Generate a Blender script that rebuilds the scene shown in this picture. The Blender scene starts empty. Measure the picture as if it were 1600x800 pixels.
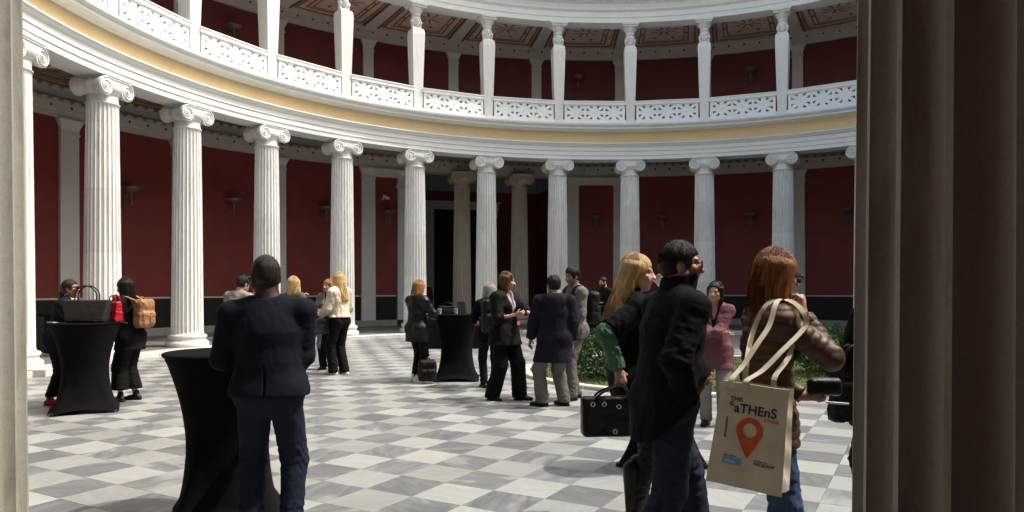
import bpy, bmesh, math, random
import numpy as np
from mathutils import Vector, Matrix, Euler

R = math.radians
random.seed(7)
scene = bpy.context.scene
COL = scene.collection

# ------------------------------------------------------------------ camera, sky, sun, exposure
CAM_H = 1.53
cam_d = bpy.data.cameras.new('camera')
cam = bpy.data.objects.new('camera', cam_d)
COL.objects.link(cam)
cam.location = (0, 0, CAM_H)
cam.rotation_euler = (R(90), 0, 0)
cam_d.sensor_width = 36.0
cam_d.lens = 36.0 * 1138.0 / 1600.0
cam_d.shift_y = 50.5 / 1600.0
cam_d.clip_start = 0.05
cam_d.clip_end = 2000
scene.camera = cam

SUN_EL = 57.0
SUN_AZ = 86.0          # compass-like, clockwise from +Y: the sun stands to the right (+X)
world = bpy.data.worlds.new('World')
scene.world = world
world.use_nodes = True
wn = world.node_tree.nodes
wl = world.node_tree.links
for n in list(wn):
    wn.remove(n)
w_out = wn.new('ShaderNodeOutputWorld')
w_bg = wn.new('ShaderNodeBackground')
w_sky = wn.new('ShaderNodeTexSky')
w_sky.sky_type = 'NISHITA'
w_sky.sun_disc = False
w_sky.sun_elevation = R(SUN_EL)
w_sky.sun_rotation = R(SUN_AZ)
w_sky.dust_density = 6.5
w_sky.ozone_density = 0.4
w_sky.air_density = 2.0
w_bg.inputs['Strength'].default_value = 0.15
wl.new(w_sky.outputs[0], w_bg.inputs[0])
wl.new(w_bg.outputs[0], w_out.inputs[0])

sun_d = bpy.data.lights.new('sun', 'SUN')
sun = bpy.data.objects.new('sun', sun_d)
COL.objects.link(sun)
sun_d.energy = 2.0
sun_d.angle = R(0.53)
sun_d.color = (1.0, 0.99, 0.985)
sv = Vector((math.sin(R(SUN_AZ)) * math.cos(R(SUN_EL)), math.cos(R(SUN_AZ)) * math.cos(R(SUN_EL)), math.sin(R(SUN_EL))))
sun.rotation_euler = sv.to_track_quat('Z', 'Y').to_euler()
sun.location = (20, 10, 30)

scene.view_settings.view_transform = 'Standard'
scene.view_settings.look = 'None'
scene.view_settings.exposure = 0.95
scene.view_settings.gamma = 1.0
scene.view_settings.use_curve_mapping = False
scene.cycles.use_denoising = True
scene.cycles.max_bounces = 8
scene.cycles.diffuse_bounces = 5
scene.cycles.sample_clamp_indirect = 6.0

# ------------------------------------------------------------------ material helpers
MATS = {}


def srgb(r, g, b):
    f = lambda c: c / 12.92 if c <= 0.04045 else ((c + 0.055) / 1.055) ** 2.4
    return (f(r / 255.), f(g / 255.), f(b / 255.), 1.0)


class NT:
    """small node-tree helper"""

    def __init__(self, name):
        self.m = bpy.data.materials.new(name)
        self.m.use_nodes = True
        self.t = self.m.node_tree
        self.n = self.t.nodes
        self.b = self.n['Principled BSDF']
        self.pos = None

    def new(self, kind, **kw):
        nd = self.n.new(kind)
        for k, v in kw.items():
            setattr(nd, k, v)
        return nd

    def link(self, a, b):
        self.t.links.new(a, b)

    def coord(self, which='Object'):
        tc = self.new('ShaderNodeTexCoord')
        return tc.outputs[which]

    def wpos(self):
        g = self.new('ShaderNodeNewGeometry')
        return g.outputs['Position']

    def mapping(self, src, scale=(1, 1, 1), rot=(0, 0, 0), loc=(0, 0, 0)):
        mp = self.new('ShaderNodeMapping')
        mp.inputs['Scale'].default_value = scale
        mp.inputs['Rotation'].default_value = rot
        mp.inputs['Location'].default_value = loc
        self.link(src, mp.inputs['Vector'])
        return mp.outputs[0]

    def noise(self, src, scale=5, detail=4, rough=0.55, dist=0.0):
        nz = self.new('ShaderNodeTexNoise')
        nz.inputs['Scale'].default_value = scale
        nz.inputs['Detail'].default_value = detail
        nz.inputs['Roughness'].default_value = rough
        nz.inputs['Distortion'].default_value = dist
        self.link(src, nz.inputs['Vector'])
        return nz.outputs[0]

    def ramp(self, src, stops):
        r = self.new('ShaderNodeValToRGB')
        e = r.color_ramp.elements
        while len(e) < len(stops):
            e.new(0.5)
        for el, (p, c) in zip(e, stops):
            el.position = p
            el.color = c if hasattr(c, '__len__') else (c, c, c, 1)
        self.link(src, r.inputs[0])
        return r.outputs[0]

    def mix(self, fac, a, b, mode='MIX'):
        mx = self.new('ShaderNodeMix', data_type='RGBA', blend_type=mode)
        for sock, v in ((mx.inputs[0], fac), (mx.inputs[6], a), (mx.inputs[7], b)):
            if hasattr(v, 'links') or hasattr(v, 'is_linked'):
                self.link(v, sock)
            elif hasattr(v, '__len__'):
                sock.default_value = tuple(v)
            else:
                sock.default_value = v
        return mx.outputs[2]

    def math(self, op, a, b=None):
        mt = self.new('ShaderNodeMath', operation=op)
        for i, v in enumerate((a, b)):
            if v is None:
                continue
            if hasattr(v, 'is_linked'):
                self.link(v, mt.inputs[i])
            else:
                mt.inputs[i].default_value = v
        return mt.outputs[0]

    def bump(self, h, strength=0.3, dist=0.02):
        bp = self.new('ShaderNodeBump')
        bp.inputs['Strength'].default_value = strength
        bp.inputs['Distance'].default_value = dist
        self.link(h, bp.inputs['Height'])
        self.link(bp.outputs[0], self.b.inputs['Normal'])

    def set(self, **kw):
        for k, v in kw.items():
            s = self.b.inputs[k.replace('_', ' ')]
            if hasattr(v, 'is_linked'):
                self.link(v, s)
            else:
                s.default_value = v
        return self


def plain(name, col, rough=0.7, var=0.12, scale=6.0, bump=0.15, bscale=60.0, bdist=0.004, spec=0.3, metal=0.0, sheen=0.0, space='Object'):
    """a coloured material with gentle mottling and fine relief"""
    if name in MATS:
        return MATS[name]
    t = NT(name)
    c = t.coord(space)
    n1 = t.noise(c, scale, 5, 0.6)
    d = tuple(x * (1 - var) for x in col[:3]) + (1,)
    l = tuple(min(1, x * (1 + var)) for x in col[:3]) + (1,)
    colr = t.ramp(n1, [(0.3, d), (0.7, l)])
    t.set(Base_Color=colr, Roughness=rough, Metallic=metal)
    t.b.inputs['Specular IOR Level'].default_value = spec
    if sheen:
        t.b.inputs['Sheen Weight'].default_value = sheen
    if bump:
        n2 = t.noise(c, bscale, 3, 0.6)
        t.bump(n2, bump, bdist)
    MATS[name] = t.m
    return t.m


# ------------------------------------------------------------------ mesh helpers
def link_obj(name, me, mat=None, parent=None, loc=None, rot=None):
    o = bpy.data.objects.new(name, me)
    COL.objects.link(o)
    if mat is not None and me is not None and not me.materials:
        me.materials.append(mat)
    if parent is not None:
        o.parent = parent
    if loc is not None:
        o.location = loc
    if rot is not None:
        o.rotation_euler = rot
    return o


def mesh(name, V, F, smooth=False):
    me = bpy.data.meshes.new(name)
    me.from_pydata([tuple(v) for v in V], [], [tuple(f) for f in F])
    me.update()
    if smooth:
        me.polygons.foreach_set('use_smooth', [True] * len(me.polygons))
    return me


def tag(o, label=None, cat=None, group=None, kind=None):
    if label:
        o['label'] = label
    if cat:
        o['category'] = cat
    if group:
        o['group'] = group
    if kind:
        o['kind'] = kind
    return o


def empty(name, loc=(0, 0, 0), rz=0.0, label=None, cat=None, group=None):
    o = bpy.data.objects.new(name, None)
    COL.objects.link(o)
    o.location = loc
    o.rotation_euler = (0, 0, rz)
    o.empty_display_size = 0.2
    return tag(o, label, cat, group, 'thing' if cat else None)


class MB:
    """collects simple solids into one mesh"""

    def __init__(self):
        self.v = []
        self.f = []

    def add(self, V, F):
        o = len(self.v)
        self.v += [tuple(p) for p in V]
        self.f += [tuple(i + o for i in q) for q in F]
        return self

    def box(self, c, s, M=None):
        x, y, z = s[0] / 2, s[1] / 2, s[2] / 2
        P = [(-x, -y, -z), (x, -y, -z), (x, y, -z), (-x, y, -z), (-x, -y, z), (x, -y, z), (x, y, z), (-x, y, z)]
        if M is not None:
            P = [M @ Vector(p) for p in P]
        P = [(p[0] + c[0], p[1] + c[1], p[2] + c[2]) for p in P]
        return self.add(P, [(0, 3, 2, 1), (4, 5, 6, 7), (0, 1, 5, 4), (1, 2, 6, 5), (2, 3, 7, 6), (3, 0, 4, 7)])

    def hexa(self, bot, top):
        """frustum from two quads (4 points each, counter clockwise from above)"""
        return self.add(list(bot) + list(top), [(0, 3, 2, 1), (4, 5, 6, 7), (0, 1, 5, 4), (1, 2, 6, 5), (2, 3, 7, 6), (3, 0, 4, 7)])

    def lathe(self, prof, n=24, c=(0, 0, 0), cap=True):
        V = []
        for (r, z) in prof:
            for i in range(n):
                a = 2 * math.pi * i / n
                V.append((c[0] + r * math.cos(a), c[1] + r * math.sin(a), c[2] + z))
        F = []
        for j in range(len(prof) - 1):
            for i in range(n):
                k = (i + 1) % n
                F.append((j * n + i, j * n + k, (j + 1) * n + k, (j + 1) * n + i))
        if cap:
            F.append(tuple(range(n - 1, -1, -1)))
            F.append(tuple((len(prof) - 1) * n + i for i in range(n)))
        return self.add(V, F)

    def tube(self, pts, r, n=8, cap=True):
        pts = [Vector(p) for p in pts]
        rr = r if hasattr(r, '__len__') else [r] * len(pts)
        V = []
        up = None
        for i, p in enumerate(pts):
            if i == 0:
                d = pts[1] - p
            elif i == len(pts) - 1:
                d = p - pts[i - 1]
            else:
                d = pts[i + 1] - pts[i - 1]
            d.normalize()
            if up is None:
                up = Vector((0, 0, 1)) if abs(d.z) < 0.9 else Vector((1, 0, 0))
            s = d.cross(up).normalized()
            up = s.cross(d).normalized()
            for k in range(n):
                a = 2 * math.pi * k / n
                V.append(p + (s * math.cos(a) + up * math.sin(a)) * rr[i])
        F = []
        for j in range(len(pts) - 1):
            for i in range(n):
                k = (i + 1) % n
                F.append((j * n + i, j * n + k, (j + 1) * n + k, (j + 1) * n + i))
        if cap:
            F.append(tuple(range(n - 1, -1, -1)))
            F.append(tuple((len(pts) - 1) * n + i for i in range(n)))
        return self.add(V, F)

    def ribbon(self, pts, w, t, side):
        """flat strap: rectangular section swept along pts; side = width direction"""
        pts = [Vector(p) for p in pts]
        V = []
        side0 = Vector(side)
        for i, p in enumerate(pts):
            d = (pts[min(i + 1, len(pts) - 1)] - pts[max(i - 1, 0)]).normalized()
            s = (side0 - d * side0.dot(d)).normalized()
            u = d.cross(s)
            for a, b in ((-1, -1), (1, -1), (1, 1), (-1, 1)):
                V.append(p + s * (a * w / 2) + u * (b * t / 2))
        F = []
        for j in range(len(pts) - 1):
            for i in range(4):
                k = (i + 1) % 4
                F.append((j * 4 + i, j * 4 + k, j * 4 + 4 + k, j * 4 + 4 + i))
        F.append((3, 2, 1, 0))
        e = (len(pts) - 1) * 4
        F.append((e, e + 1, e + 2, e + 3))
        return self.add(V, F)

    def build(self, name, mat, parent=None, smooth=False, loc=None, rot=None):
        me = mesh(name, self.v, self.f, smooth)
        bm = bmesh.new()
        bm.from_mesh(me)
        bmesh.ops.recalc_face_normals(bm, faces=bm.faces)
        bm.to_mesh(me)
        bm.free()
        return link_obj(name, me, mat, parent, loc, rot)


def auto_smooth(o, ang=35):
    me = o.data
    me.polygons.foreach_set('use_smooth', [True] * len(me.polygons))
    try:
        me.set_sharp_from_angle(angle=R(ang))
    except Exception:
        pass
    return o


# ------------------------------------------------------------------ the round court
CX, CY = 3.32, 13.29          # centre of the circle
RC_ = 12.30                   # column ring radius
RW = 16.60                    # wall radius
STEP = 0.10


def pol(r, th, z=0.0):
    a = R(th)
    return Vector((CX + r * math.sin(a), CY + r * math.cos(a), z))


def ring(prof, th0, th1, n, name, mat, parent=None, closed=True, smooth=True):
    """sweep a (radius, height) outline round the court from th0 to th1 degrees"""
    full = abs((th1 - th0) - 360) < 1e-6
    m = n if full else n + 1
    V = []
    for i in range(m):
        th = th0 + (th1 - th0) * i / n
        for (r, z) in prof:
            V.append(pol(r, th, z))
    k = len(prof)
    F = []
    for i in range(n):
        i2 = (i + 1) % m
        for j in range(k if closed else k - 1):
            j2 = (j + 1) % k
            F.append((i * k + j, i * k + j2, i2 * k + j2, i2 * k + j))
    if closed and not full:
        F.append(tuple(range(k - 1, -1, -1)))
        F.append(tuple((m - 1) * k + j for j in range(k)))
    b = MB()
    b.add(V, F)
    o = b.build(name, mat, parent)
    if smooth:
        auto_smooth(o, 25)
    return o


# column directions (degrees from +Y as seen from the centre)
TH = [-79.24 + 11.862 * k for k in range(-1, 10)]        # eleven columns in view, index 1 is the first whole one
NEAR_L, NEAR_R = 204.9 - 360, 191.0 - 360
# ------------------------------------------------------------------ materials of the building
def marble(name, base, stain, vein, stain_amt=0.5, vein_amt=0.25, rough=0.5, scale=1.0, zstretch=0.25, drums=0.0):
    t = NT(name)
    c = t.wpos()
    m1 = t.mapping(c, (3.0 * scale, 3.0 * scale, 3.0 * scale * zstretch))
    n1 = t.noise(m1, 1.6, 6, 0.62, 0.6)
    n2 = t.noise(t.mapping(c, (8, 8, 1.2)), 1.0, 4, 0.6, 1.5)
    n3 = t.noise(c, 45, 4, 0.65)
    col = t.mix(t.ramp(n1, [(0.45, 0.0), (0.75, stain_amt)]), base, stain)
    col = t.mix(t.ramp(n2, [(0.52, 0.0), (0.68, vein_amt)]), col, vein)
    col = t.mix(t.ramp(n3, [(0.35, 0.14), (0.6, 0.0)]), col, vein)
    t.set(Base_Color=col, Roughness=rough)
    t.b.inputs['Specular IOR Level'].default_value = 0.35
    if drums:
        # each drum of a shaft is cut from its own block: small change of tone from one to the next
        oi = t.new('ShaderNodeObjectInfo')
        sx = t.new('ShaderNodeSeparateXYZ')
        t.link(c, sx.inputs[0])
        zz = t.math('FLOOR', t.math('ADD', t.math('DIVIDE', sx.outputs[2], drums), t.math('MULTIPLY', oi.outputs['Random'], 0.9)))
        cz = t.new('ShaderNodeCombineXYZ')
        t.link(zz, cz.inputs[0]); t.link(oi.outputs['Random'], cz.inputs[1])
        wz = t.new('ShaderNodeTexWhiteNoise', noise_dimensions='3D')
        t.link(cz.outputs[0], wz.inputs['Vector'])
        tn = t.math('ADD', t.math('MULTIPLY', wz.outputs['Value'], 0.16), 0.90)
        ct = t.new('ShaderNodeCombineXYZ')
        for i in range(3):
            t.link(tn, ct.inputs[i])
        col = t.mix(1.0, col, ct.outputs[0], 'MULTIPLY')
    sp = t.noise(c, 170, 3, 0.7)
    t.link(t.mix(t.ramp(sp, [(0.30, 0.35), (0.48, 0.0)]), col, vein), t.b.inputs['Base Color'])
    t.bump(t.math('ADD', t.noise(c, 90, 4, 0.65), t.math('MULTIPLY', t.noise(c, 14, 3, 0.6), 1.2)), 0.22, 0.004)
    return t.m


M_col = marble('white_marble', (0.69, 0.70, 0.68, 1), (0.53, 0.51, 0.455, 1), (0.40, 0.395, 0.375, 1), 0.65, 0.45, drums=1.37)
M_near = marble('shade_toned_near_marble', (0.40, 0.39, 0.34, 1), (0.27, 0.235, 0.18, 1), (0.19, 0.17, 0.135, 1), 0.75, 0.7)  # near columns' duller tone, with the right one's shade also put into it
M_white = marble('painted_white_stone', (0.77, 0.785, 0.775, 1), (0.61, 0.615, 0.585, 1), (0.60, 0.60, 0.58, 1), 0.35, 0.12, 0.6, 0.6, 1.0)
M_herm = marble('pillar_marble', (0.70, 0.70, 0.67, 1), (0.55, 0.525, 0.48, 1), (0.5, 0.49, 0.47, 1), 0.5, 0.3)
M_step = marble('step_marble', (0.56, 0.555, 0.52, 1), (0.44, 0.42, 0.38, 1), (0.34, 0.34, 0.33, 1), 0.6, 0.4, 0.45, 1.0, 1.0)
M_oldcol = marble('old_column_stone', (0.62, 0.56, 0.45, 1), (0.44, 0.38, 0.28, 1), (0.34, 0.29, 0.22, 1), 0.7, 0.5, 0.6)
M_pil = plain('pilaster_plaster', (0.70, 0.70, 0.66, 1), 0.7, 0.05, 2.0, 0.1, 40, space='Object')
M_cornicew = plain('wall_band_plaster', (0.58, 0.56, 0.51, 1), 0.75, 0.06, 2.0, 0.1, 40)
M_bluegrey = plain('blue_grey_plaster', (0.36, 0.41, 0.43, 1), 0.75, 0.06, 2.0, 0.08, 40)
M_plinth = marble('grey_plinth_stone', (0.40, 0.40, 0.375, 1), (0.3, 0.28, 0.25, 1), (0.24, 0.24, 0.23, 1), 0.6, 0.4, 0.5, 1, 1)


def wall_paint(name, base, dark):
    t = NT(name)
    c = t.wpos()
    n = t.noise(c, 1.3, 6, 0.6)
    n2 = t.noise(t.mapping(c, (2.5, 2.5, 0.5)), 1.5, 4, 0.6)
    col = t.ramp(n, [(0.3, dark), (0.7, base)])
    col = t.mix(t.ramp(n2, [(0.42, 0.0), (0.75, 0.55)]), col, dark)
    t.set(Base_Color=col, Roughness=0.62)
    t.bump(t.noise(c, 60, 3), 0.1, 0.003)
    return t.m


M_red = wall_paint('pompeian_red_paint', (0.26, 0.042, 0.034, 1), (0.19, 0.030, 0.025, 1))
M_red_up = wall_paint('shade_toned_gallery_red', (0.19, 0.036, 0.034, 1), (0.14, 0.026, 0.025, 1))  # same red as the lower wall, gallery shade darkened into its colour
M_dark_red = wall_paint('deep_red_paint', (0.24, 0.036, 0.032, 1), (0.19, 0.028, 0.025, 1))
M_yellow = wall_paint('ochre_plaster', (0.80, 0.60, 0.34, 1), (0.72, 0.53, 0.28, 1))
M_dado = plain('black_dado_paint', (0.018, 0.018, 0.019, 1), 0.5, 0.2, 3, 0.05)
M_line = plain('white_line_moulding', (0.66, 0.64, 0.60, 1), 0.6, 0.05, 3, 0.05)
M_door = plain('dark_door_wood', (0.012, 0.011, 0.011, 1), 0.5, 0.3, 5, 0.1)
M_frame = plain('door_surround_stone', (0.72, 0.72, 0.70, 1), 0.6, 0.06, 3, 0.1)
M_lamp = plain('grey_lamp_metal', (0.17, 0.135, 0.12, 1), 0.45, 0.05, 8, 0.05, metal=0.3)
M_dot = plain('dark_bronze', (0.05, 0.035, 0.03, 1), 0.5, 0.1)
M_gold = plain('gilt_border', (0.33, 0.21, 0.13, 1), 0.6, 0.15, 8, 0.1)
M_rose = plain('ceiling_rose_paint', (0.70, 0.54, 0.48, 1), 0.7, 0.12, 4, 0.1)
M_tan = plain('ceiling_tan_paint', (0.74, 0.57, 0.47, 1), 0.7, 0.12, 4, 0.1)
M_beam = plain('ceiling_beam_paint', (0.74, 0.67, 0.62, 1), 0.7, 0.08, 4, 0.1)
M_walkc = plain('walk_ceiling_paint', (0.20, 0.14, 0.11, 1), 0.75, 0.15, 4, 0.1)
M_maroon = plain('maroon_line_paint', (0.22, 0.085, 0.07, 1), 0.7, 0.1, 4, 0.05)


def band_pattern(name, base, mark, freq):
    """small painted repeating border: alternating leaves round the circle"""
    t = NT(name)
    g = t.wpos()
    sub = t.new('ShaderNodeVectorMath', operation='SUBTRACT')
    t.link(g, sub.inputs[0])
    sub.inputs[1].default_value = (CX, CY, 0)
    sp = t.new('ShaderNodeSeparateXYZ')
    t.link(sub.outputs[0], sp.inputs[0])
    ang = t.math('ARCTAN2', sp.outputs[0], sp.outputs[1])
    s = t.math('SINE', t.math('MULTIPLY', ang, freq))
    zz = t.math('SINE', t.math('MULTIPLY', sp.outputs[2], 80.0))
    v = t.math('ADD', s, t.math('MULTIPLY', zz, 0.6))
    col = t.mix(t.ramp(v, [(0.35, 0.0), (0.6, 1.0)]), base, mark)
    t.set(Base_Color=col, Roughness=0.7)
    return t.m


M_border = band_pattern('leaf_border_paint', (0.42, 0.33, 0.25, 1), (0.15, 0.08, 0.06, 1), 330.0)

# floor marble: tile id from the position, veins turned with each tile
TILE = 0.438
TROT = 29.7
T0 = (-0.441, 5.437)
tu = Vector((math.sin(R(TROT)), math.cos(R(TROT)), 0))
tv = Vector((math.cos(R(TROT)), -math.sin(R(TROT)), 0))


def tile_mat(name, base, dark, vein, vlo, vhi, vstrength):
    t = NT(name)
    p = t.wpos()

    def dot(vec):
        d = t.new('ShaderNodeVectorMath', operation='DOT_PRODUCT')
        s = t.new('ShaderNodeVectorMath', operation='SUBTRACT')
        t.link(p, s.inputs[0])
        s.inputs[1].default_value = (T0[0], T0[1], 0)
        t.link(s.outputs[0], d.inputs[0])
        d.inputs[1].default_value = tuple(vec)
        return t.math('DIVIDE', d.outputs['Value'], TILE)
    a = t.math('ADD', dot(tu), 0.5)
    b = t.math('ADD', dot(tv), 0.5)
    cb = t.new('ShaderNodeCombineXYZ')
    t.link(t.math('FLOOR', a), cb.inputs[0])
    t.link(t.math('FLOOR', b), cb.inputs[1])
    wn_ = t.new('ShaderNodeTexWhiteNoise', noise_dimensions='3D')
    t.link(cb.outputs[0], wn_.inputs['Vector'])
    rnd = wn_.outputs['Value']
    # per-tile offset and rotation of the vein field
    off = t.new('ShaderNodeVectorMath', operation='SCALE')
    t.link(wn_.outputs['Color'], off.inputs[0])
    off.inputs['Scale'].default_value = 40.0
    vr = t.new('ShaderNodeVectorRotate', rotation_type='Z_AXIS')
    t.link(p, vr.inputs['Vector'])
    t.link(t.math('MULTIPLY', t.math('FLOOR', t.math('MULTIPLY', rnd, 7.0)), 0.9), vr.inputs['Angle'])
    ad = t.new('ShaderNodeVectorMath', operation='ADD')
    t.link(vr.outputs[0], ad.inputs[0])
    t.link(off.outputs[0], ad.inputs[1])
    q = ad.outputs[0]
    st = t.noise(t.mapping(q, (1.6, 9.0, 1)), 1.3, 7, 0.66, 1.2)
    cl = t.noise(t.mapping(q, (1.0, 2.4, 1)), 1.8, 2, 0.5, 0.3)
    col = t.mix(t.ramp(st, [(0.40, 0.0), (0.60, 1.0)]), base, dark)
    col = t.mix(t.ramp(cl, [(vlo, 0.0), (vhi, vstrength)]), col, vein)
    tone = t.math('ADD', t.math('MULTIPLY', rnd, 0.34), 0.82)
    cbn = t.new('ShaderNodeCombineXYZ')
    for i in range(3):
        t.link(tone, cbn.inputs[i])
    col = t.mix(1.0, col, cbn.outputs[0], 'MULTIPLY')
    # scuffs and foot-traffic dirt
    sc = t.noise(p, 1.1, 6, 0.7)
    col = t.mix(t.ramp(sc, [(0.5, 0.0), (0.75, 0.18)]), col, (0.17, 0.16, 0.145, 1))
    t.set(Base_Color=col)
    t.link(t.math('ADD', t.math('MULTIPLY', t.noise(p, 1.7, 1, 0.5), 0.2), 0.34), t.b.inputs['Roughness'])
    t.bump(t.noise(p, 30, 4, 0.6), 0.06, 0.003)
    return t.m


M_tw = tile_mat('white_floor_marble', (0.315, 0.325, 0.305, 1), (0.275, 0.285, 0.27, 1), (0.28, 0.265, 0.225, 1), 0.52, 0.72, 0.5)
M_tg = tile_mat('grey_floor_marble', (0.175, 0.185, 0.19, 1), (0.115, 0.124, 0.131, 1), (0.27, 0.275, 0.265, 1), 0.56, 0.66, 0.8)
M_joint = plain('floor_joint', (0.20, 0.19, 0.17, 1), 0.9, 0.2, 10, 0.1)

# ------------------------------------------------------------------ ground and floor
def disc(name, r, z, mat, n=96, c=(CX, CY)):
    b = MB()
    b.add([(c[0] + r * math.sin(2 * math.pi * i / n), c[1] + r * math.cos(2 * math.pi * i / n), z) for i in range(n)], [tuple(range(n - 1, -1, -1))])
    return b.build(name, mat)


M_ground = plain('outer_ground', (0.20, 0.18, 0.15, 1), 0.9, 0.2, 0.5, 0.2, 8)
tag(disc('ground', 400, -0.12, M_ground), kind='structure')
floor = disc('courtyard_floor', 11.9, -0.012, M_joint)
tag(floor, kind='structure')


def tile_mesh(name, mat):
    h = TILE / 2 - 0.0012
    b = MB()
    P = []
    for k, (hh, z) in enumerate(((h, -0.02), (h, -0.0015), (h - 0.0015, 0.0))):
        for (i, j) in ((-1, -1), (1, -1), (1, 1), (-1, 1)):
            v = tu * (i * hh) + tv * (j * hh)
            P.append((v.x, v.y, z))
    F = [(8, 9, 10, 11)]
    for k in (0, 4):
        for i in range(4):
            j = (i + 1) % 4
            F.append((k + i, k + j, k + 4 + j, k + 4 + i))
    b.add(P, F)
    me = mesh(name, b.v, b.f)
    bm = bmesh.new(); bm.from_mesh(me); bmesh.ops.recalc_face_normals(bm, faces=bm.faces); bm.to_mesh(me); bm.free()
    me.materials.append(mat)
    return me


me_w = tile_mesh('white_tile', M_tw)
me_g = tile_mesh('grey_tile', M_tg)
cand = []
for i in range(-32, 34):
    for j in range(-32, 34):
        p = Vector((T0[0], T0[1], 0)) + tu * (i * TILE) + tv * (j * TILE)
        d = math.hypot(p.x - CX, p.y - CY)
        if d > 11.95 or d < 2.7:
            continue
        vis = p.y > 1.0 and abs(p.x) / p.y < 0.80 and CAM_H * 1138 / p.y < 420
        cand.append((p.length if vis else 1e3 + p.length, (i + j) % 2 == 0, p))
cand.sort(key=lambda q: q[0])
for k, (d, white, p) in enumerate(cand[:300]):
    o = link_obj('floor_tile', me_w if white else me_g, None, floor, (p.x, p.y, random.uniform(-0.0008, 0.0006)))
rest = {True: MB(), False: MB()}
for (d, white, p) in cand[300:]:
    src = me_w if white else me_g
    rest[white].add([(v.co.x + p.x, v.co.y + p.y, v.co.z) for v in src.vertices], [tuple(q.vertices) for q in src.polygons])
for white in (True, False):
    o = rest[white].build('far_floor_tiles', M_tw if white else M_tg, floor)
    tag(o, kind='stuff')

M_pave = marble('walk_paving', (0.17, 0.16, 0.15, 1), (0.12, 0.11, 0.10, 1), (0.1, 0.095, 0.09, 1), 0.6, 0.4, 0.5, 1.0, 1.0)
# raised walk under the colonnade, its edge cut from single marble blocks
sty = ring([(12.10, -0.05), (12.10, STEP - 0.004), (RW + 0.1, STEP - 0.004), (RW + 0.1, -0.05)], 0, 360, 180, 'peristyle_walk', M_step)
tag(sty, kind='structure')
for k in range(72):
    a0 = k * 5.0 + 0.04
    o = ring([(11.60, -0.02), (11.60, STEP - 0.012), (11.612, STEP), (12.098, STEP), (12.098, -0.02)], a0, a0 + 4.92, 5, 'step_block', M_step, sty, smooth=False)
    o.location.z = random.uniform(-0.003, 0.0)
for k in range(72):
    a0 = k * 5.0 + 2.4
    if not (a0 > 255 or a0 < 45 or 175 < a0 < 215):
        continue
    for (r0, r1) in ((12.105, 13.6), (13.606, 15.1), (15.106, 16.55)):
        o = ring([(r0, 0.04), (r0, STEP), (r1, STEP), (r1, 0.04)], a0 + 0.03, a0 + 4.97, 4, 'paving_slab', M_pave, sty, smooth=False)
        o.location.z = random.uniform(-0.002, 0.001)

# ------------------------------------------------------------------ round lawn
M_kerb = marble('lawn_kerb_stone', (0.62, 0.60, 0.54, 1), (0.45, 0.42, 0.36, 1), (0.38, 0.36, 0.33, 1), 0.5, 0.4, 0.6, 1, 1)
M_soil = plain('lawn_soil', (0.07, 0.085, 0.03, 1), 0.95, 0.35, 8, 0.4, 30)
lawn = disc('lawn', 3.02, 0.03, M_soil, 72)
tag(lawn, kind='structure')
for k in range(24):
    o = ring([(3.0, -0.02), (3.0, 0.05), (3.01, 0.06), (3.16, 0.06), (3.17, 0.05), (3.17, -0.02)], k * 15 + 0.15, k * 15 + 14.85, 6, 'kerb_stone', M_kerb, lawn, smooth=False)
M_grass = NT('grass_blades')
_c = M_grass.new('ShaderNodeNewGeometry')
M_grass.link(M_grass.ramp(_c.outputs['Random Per Island'], [(0.0, (0.06, 0.11, 0.02, 1)), (1.0, (0.12, 0.17, 0.04, 1))]), M_grass.b.inputs['Base Color'])
M_grass.set(Roughness=0.7)
rng = np.random.default_rng(3)
gb = MB()
for k in range(9000):
    a = rng.uniform(0, 2 * math.pi)
    r = 2.96 * math.sqrt(rng.uniform())
    x, y = CX + r * math.sin(a), CY + r * math.cos(a)
    h = rng.uniform(0.03, 0.06)
    t = rng.uniform(0, math.pi)
    dx, dy = 0.009 * math.cos(t), 0.009 * math.sin(t)
    lx, ly = rng.normal(0, 0.018, 2)
    gb.add([(x - dx, y - dy, 0.028), (x + dx, y + dy, 0.028), (x + lx, y + ly, 0.03 + h)], [(0, 1, 2)])
o = link_obj('grass', mesh('grass', gb.v, gb.f), M_grass.m)
tag(o, 'short green grass on the round lawn in the court', 'grass', kind='stuff')

# ------------------------------------------------------------------ walls
OPEN0, OPEN1 = -27.9, -1.9     # opening of the vestibule in the round wall
wall = empty('round_wall', pol(RW, 0, 0), 0, 'round two-storey red wall with grey pilasters behind the colonnade', 'wall')


def wring(prof, name, mat, lo=OPEN1, hi=OPEN0 + 360, n=150, **kw):
    o = ring(prof, lo, hi, n, name, mat, None, **kw)
    o.parent = wall
    o.matrix_parent_inverse = Matrix.Translation(-wall.location)
    return o


def wpart(o):
    o.parent = wall
    o.matrix_parent_inverse = Matrix.Translation(-wall.location)
    return o


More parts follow.
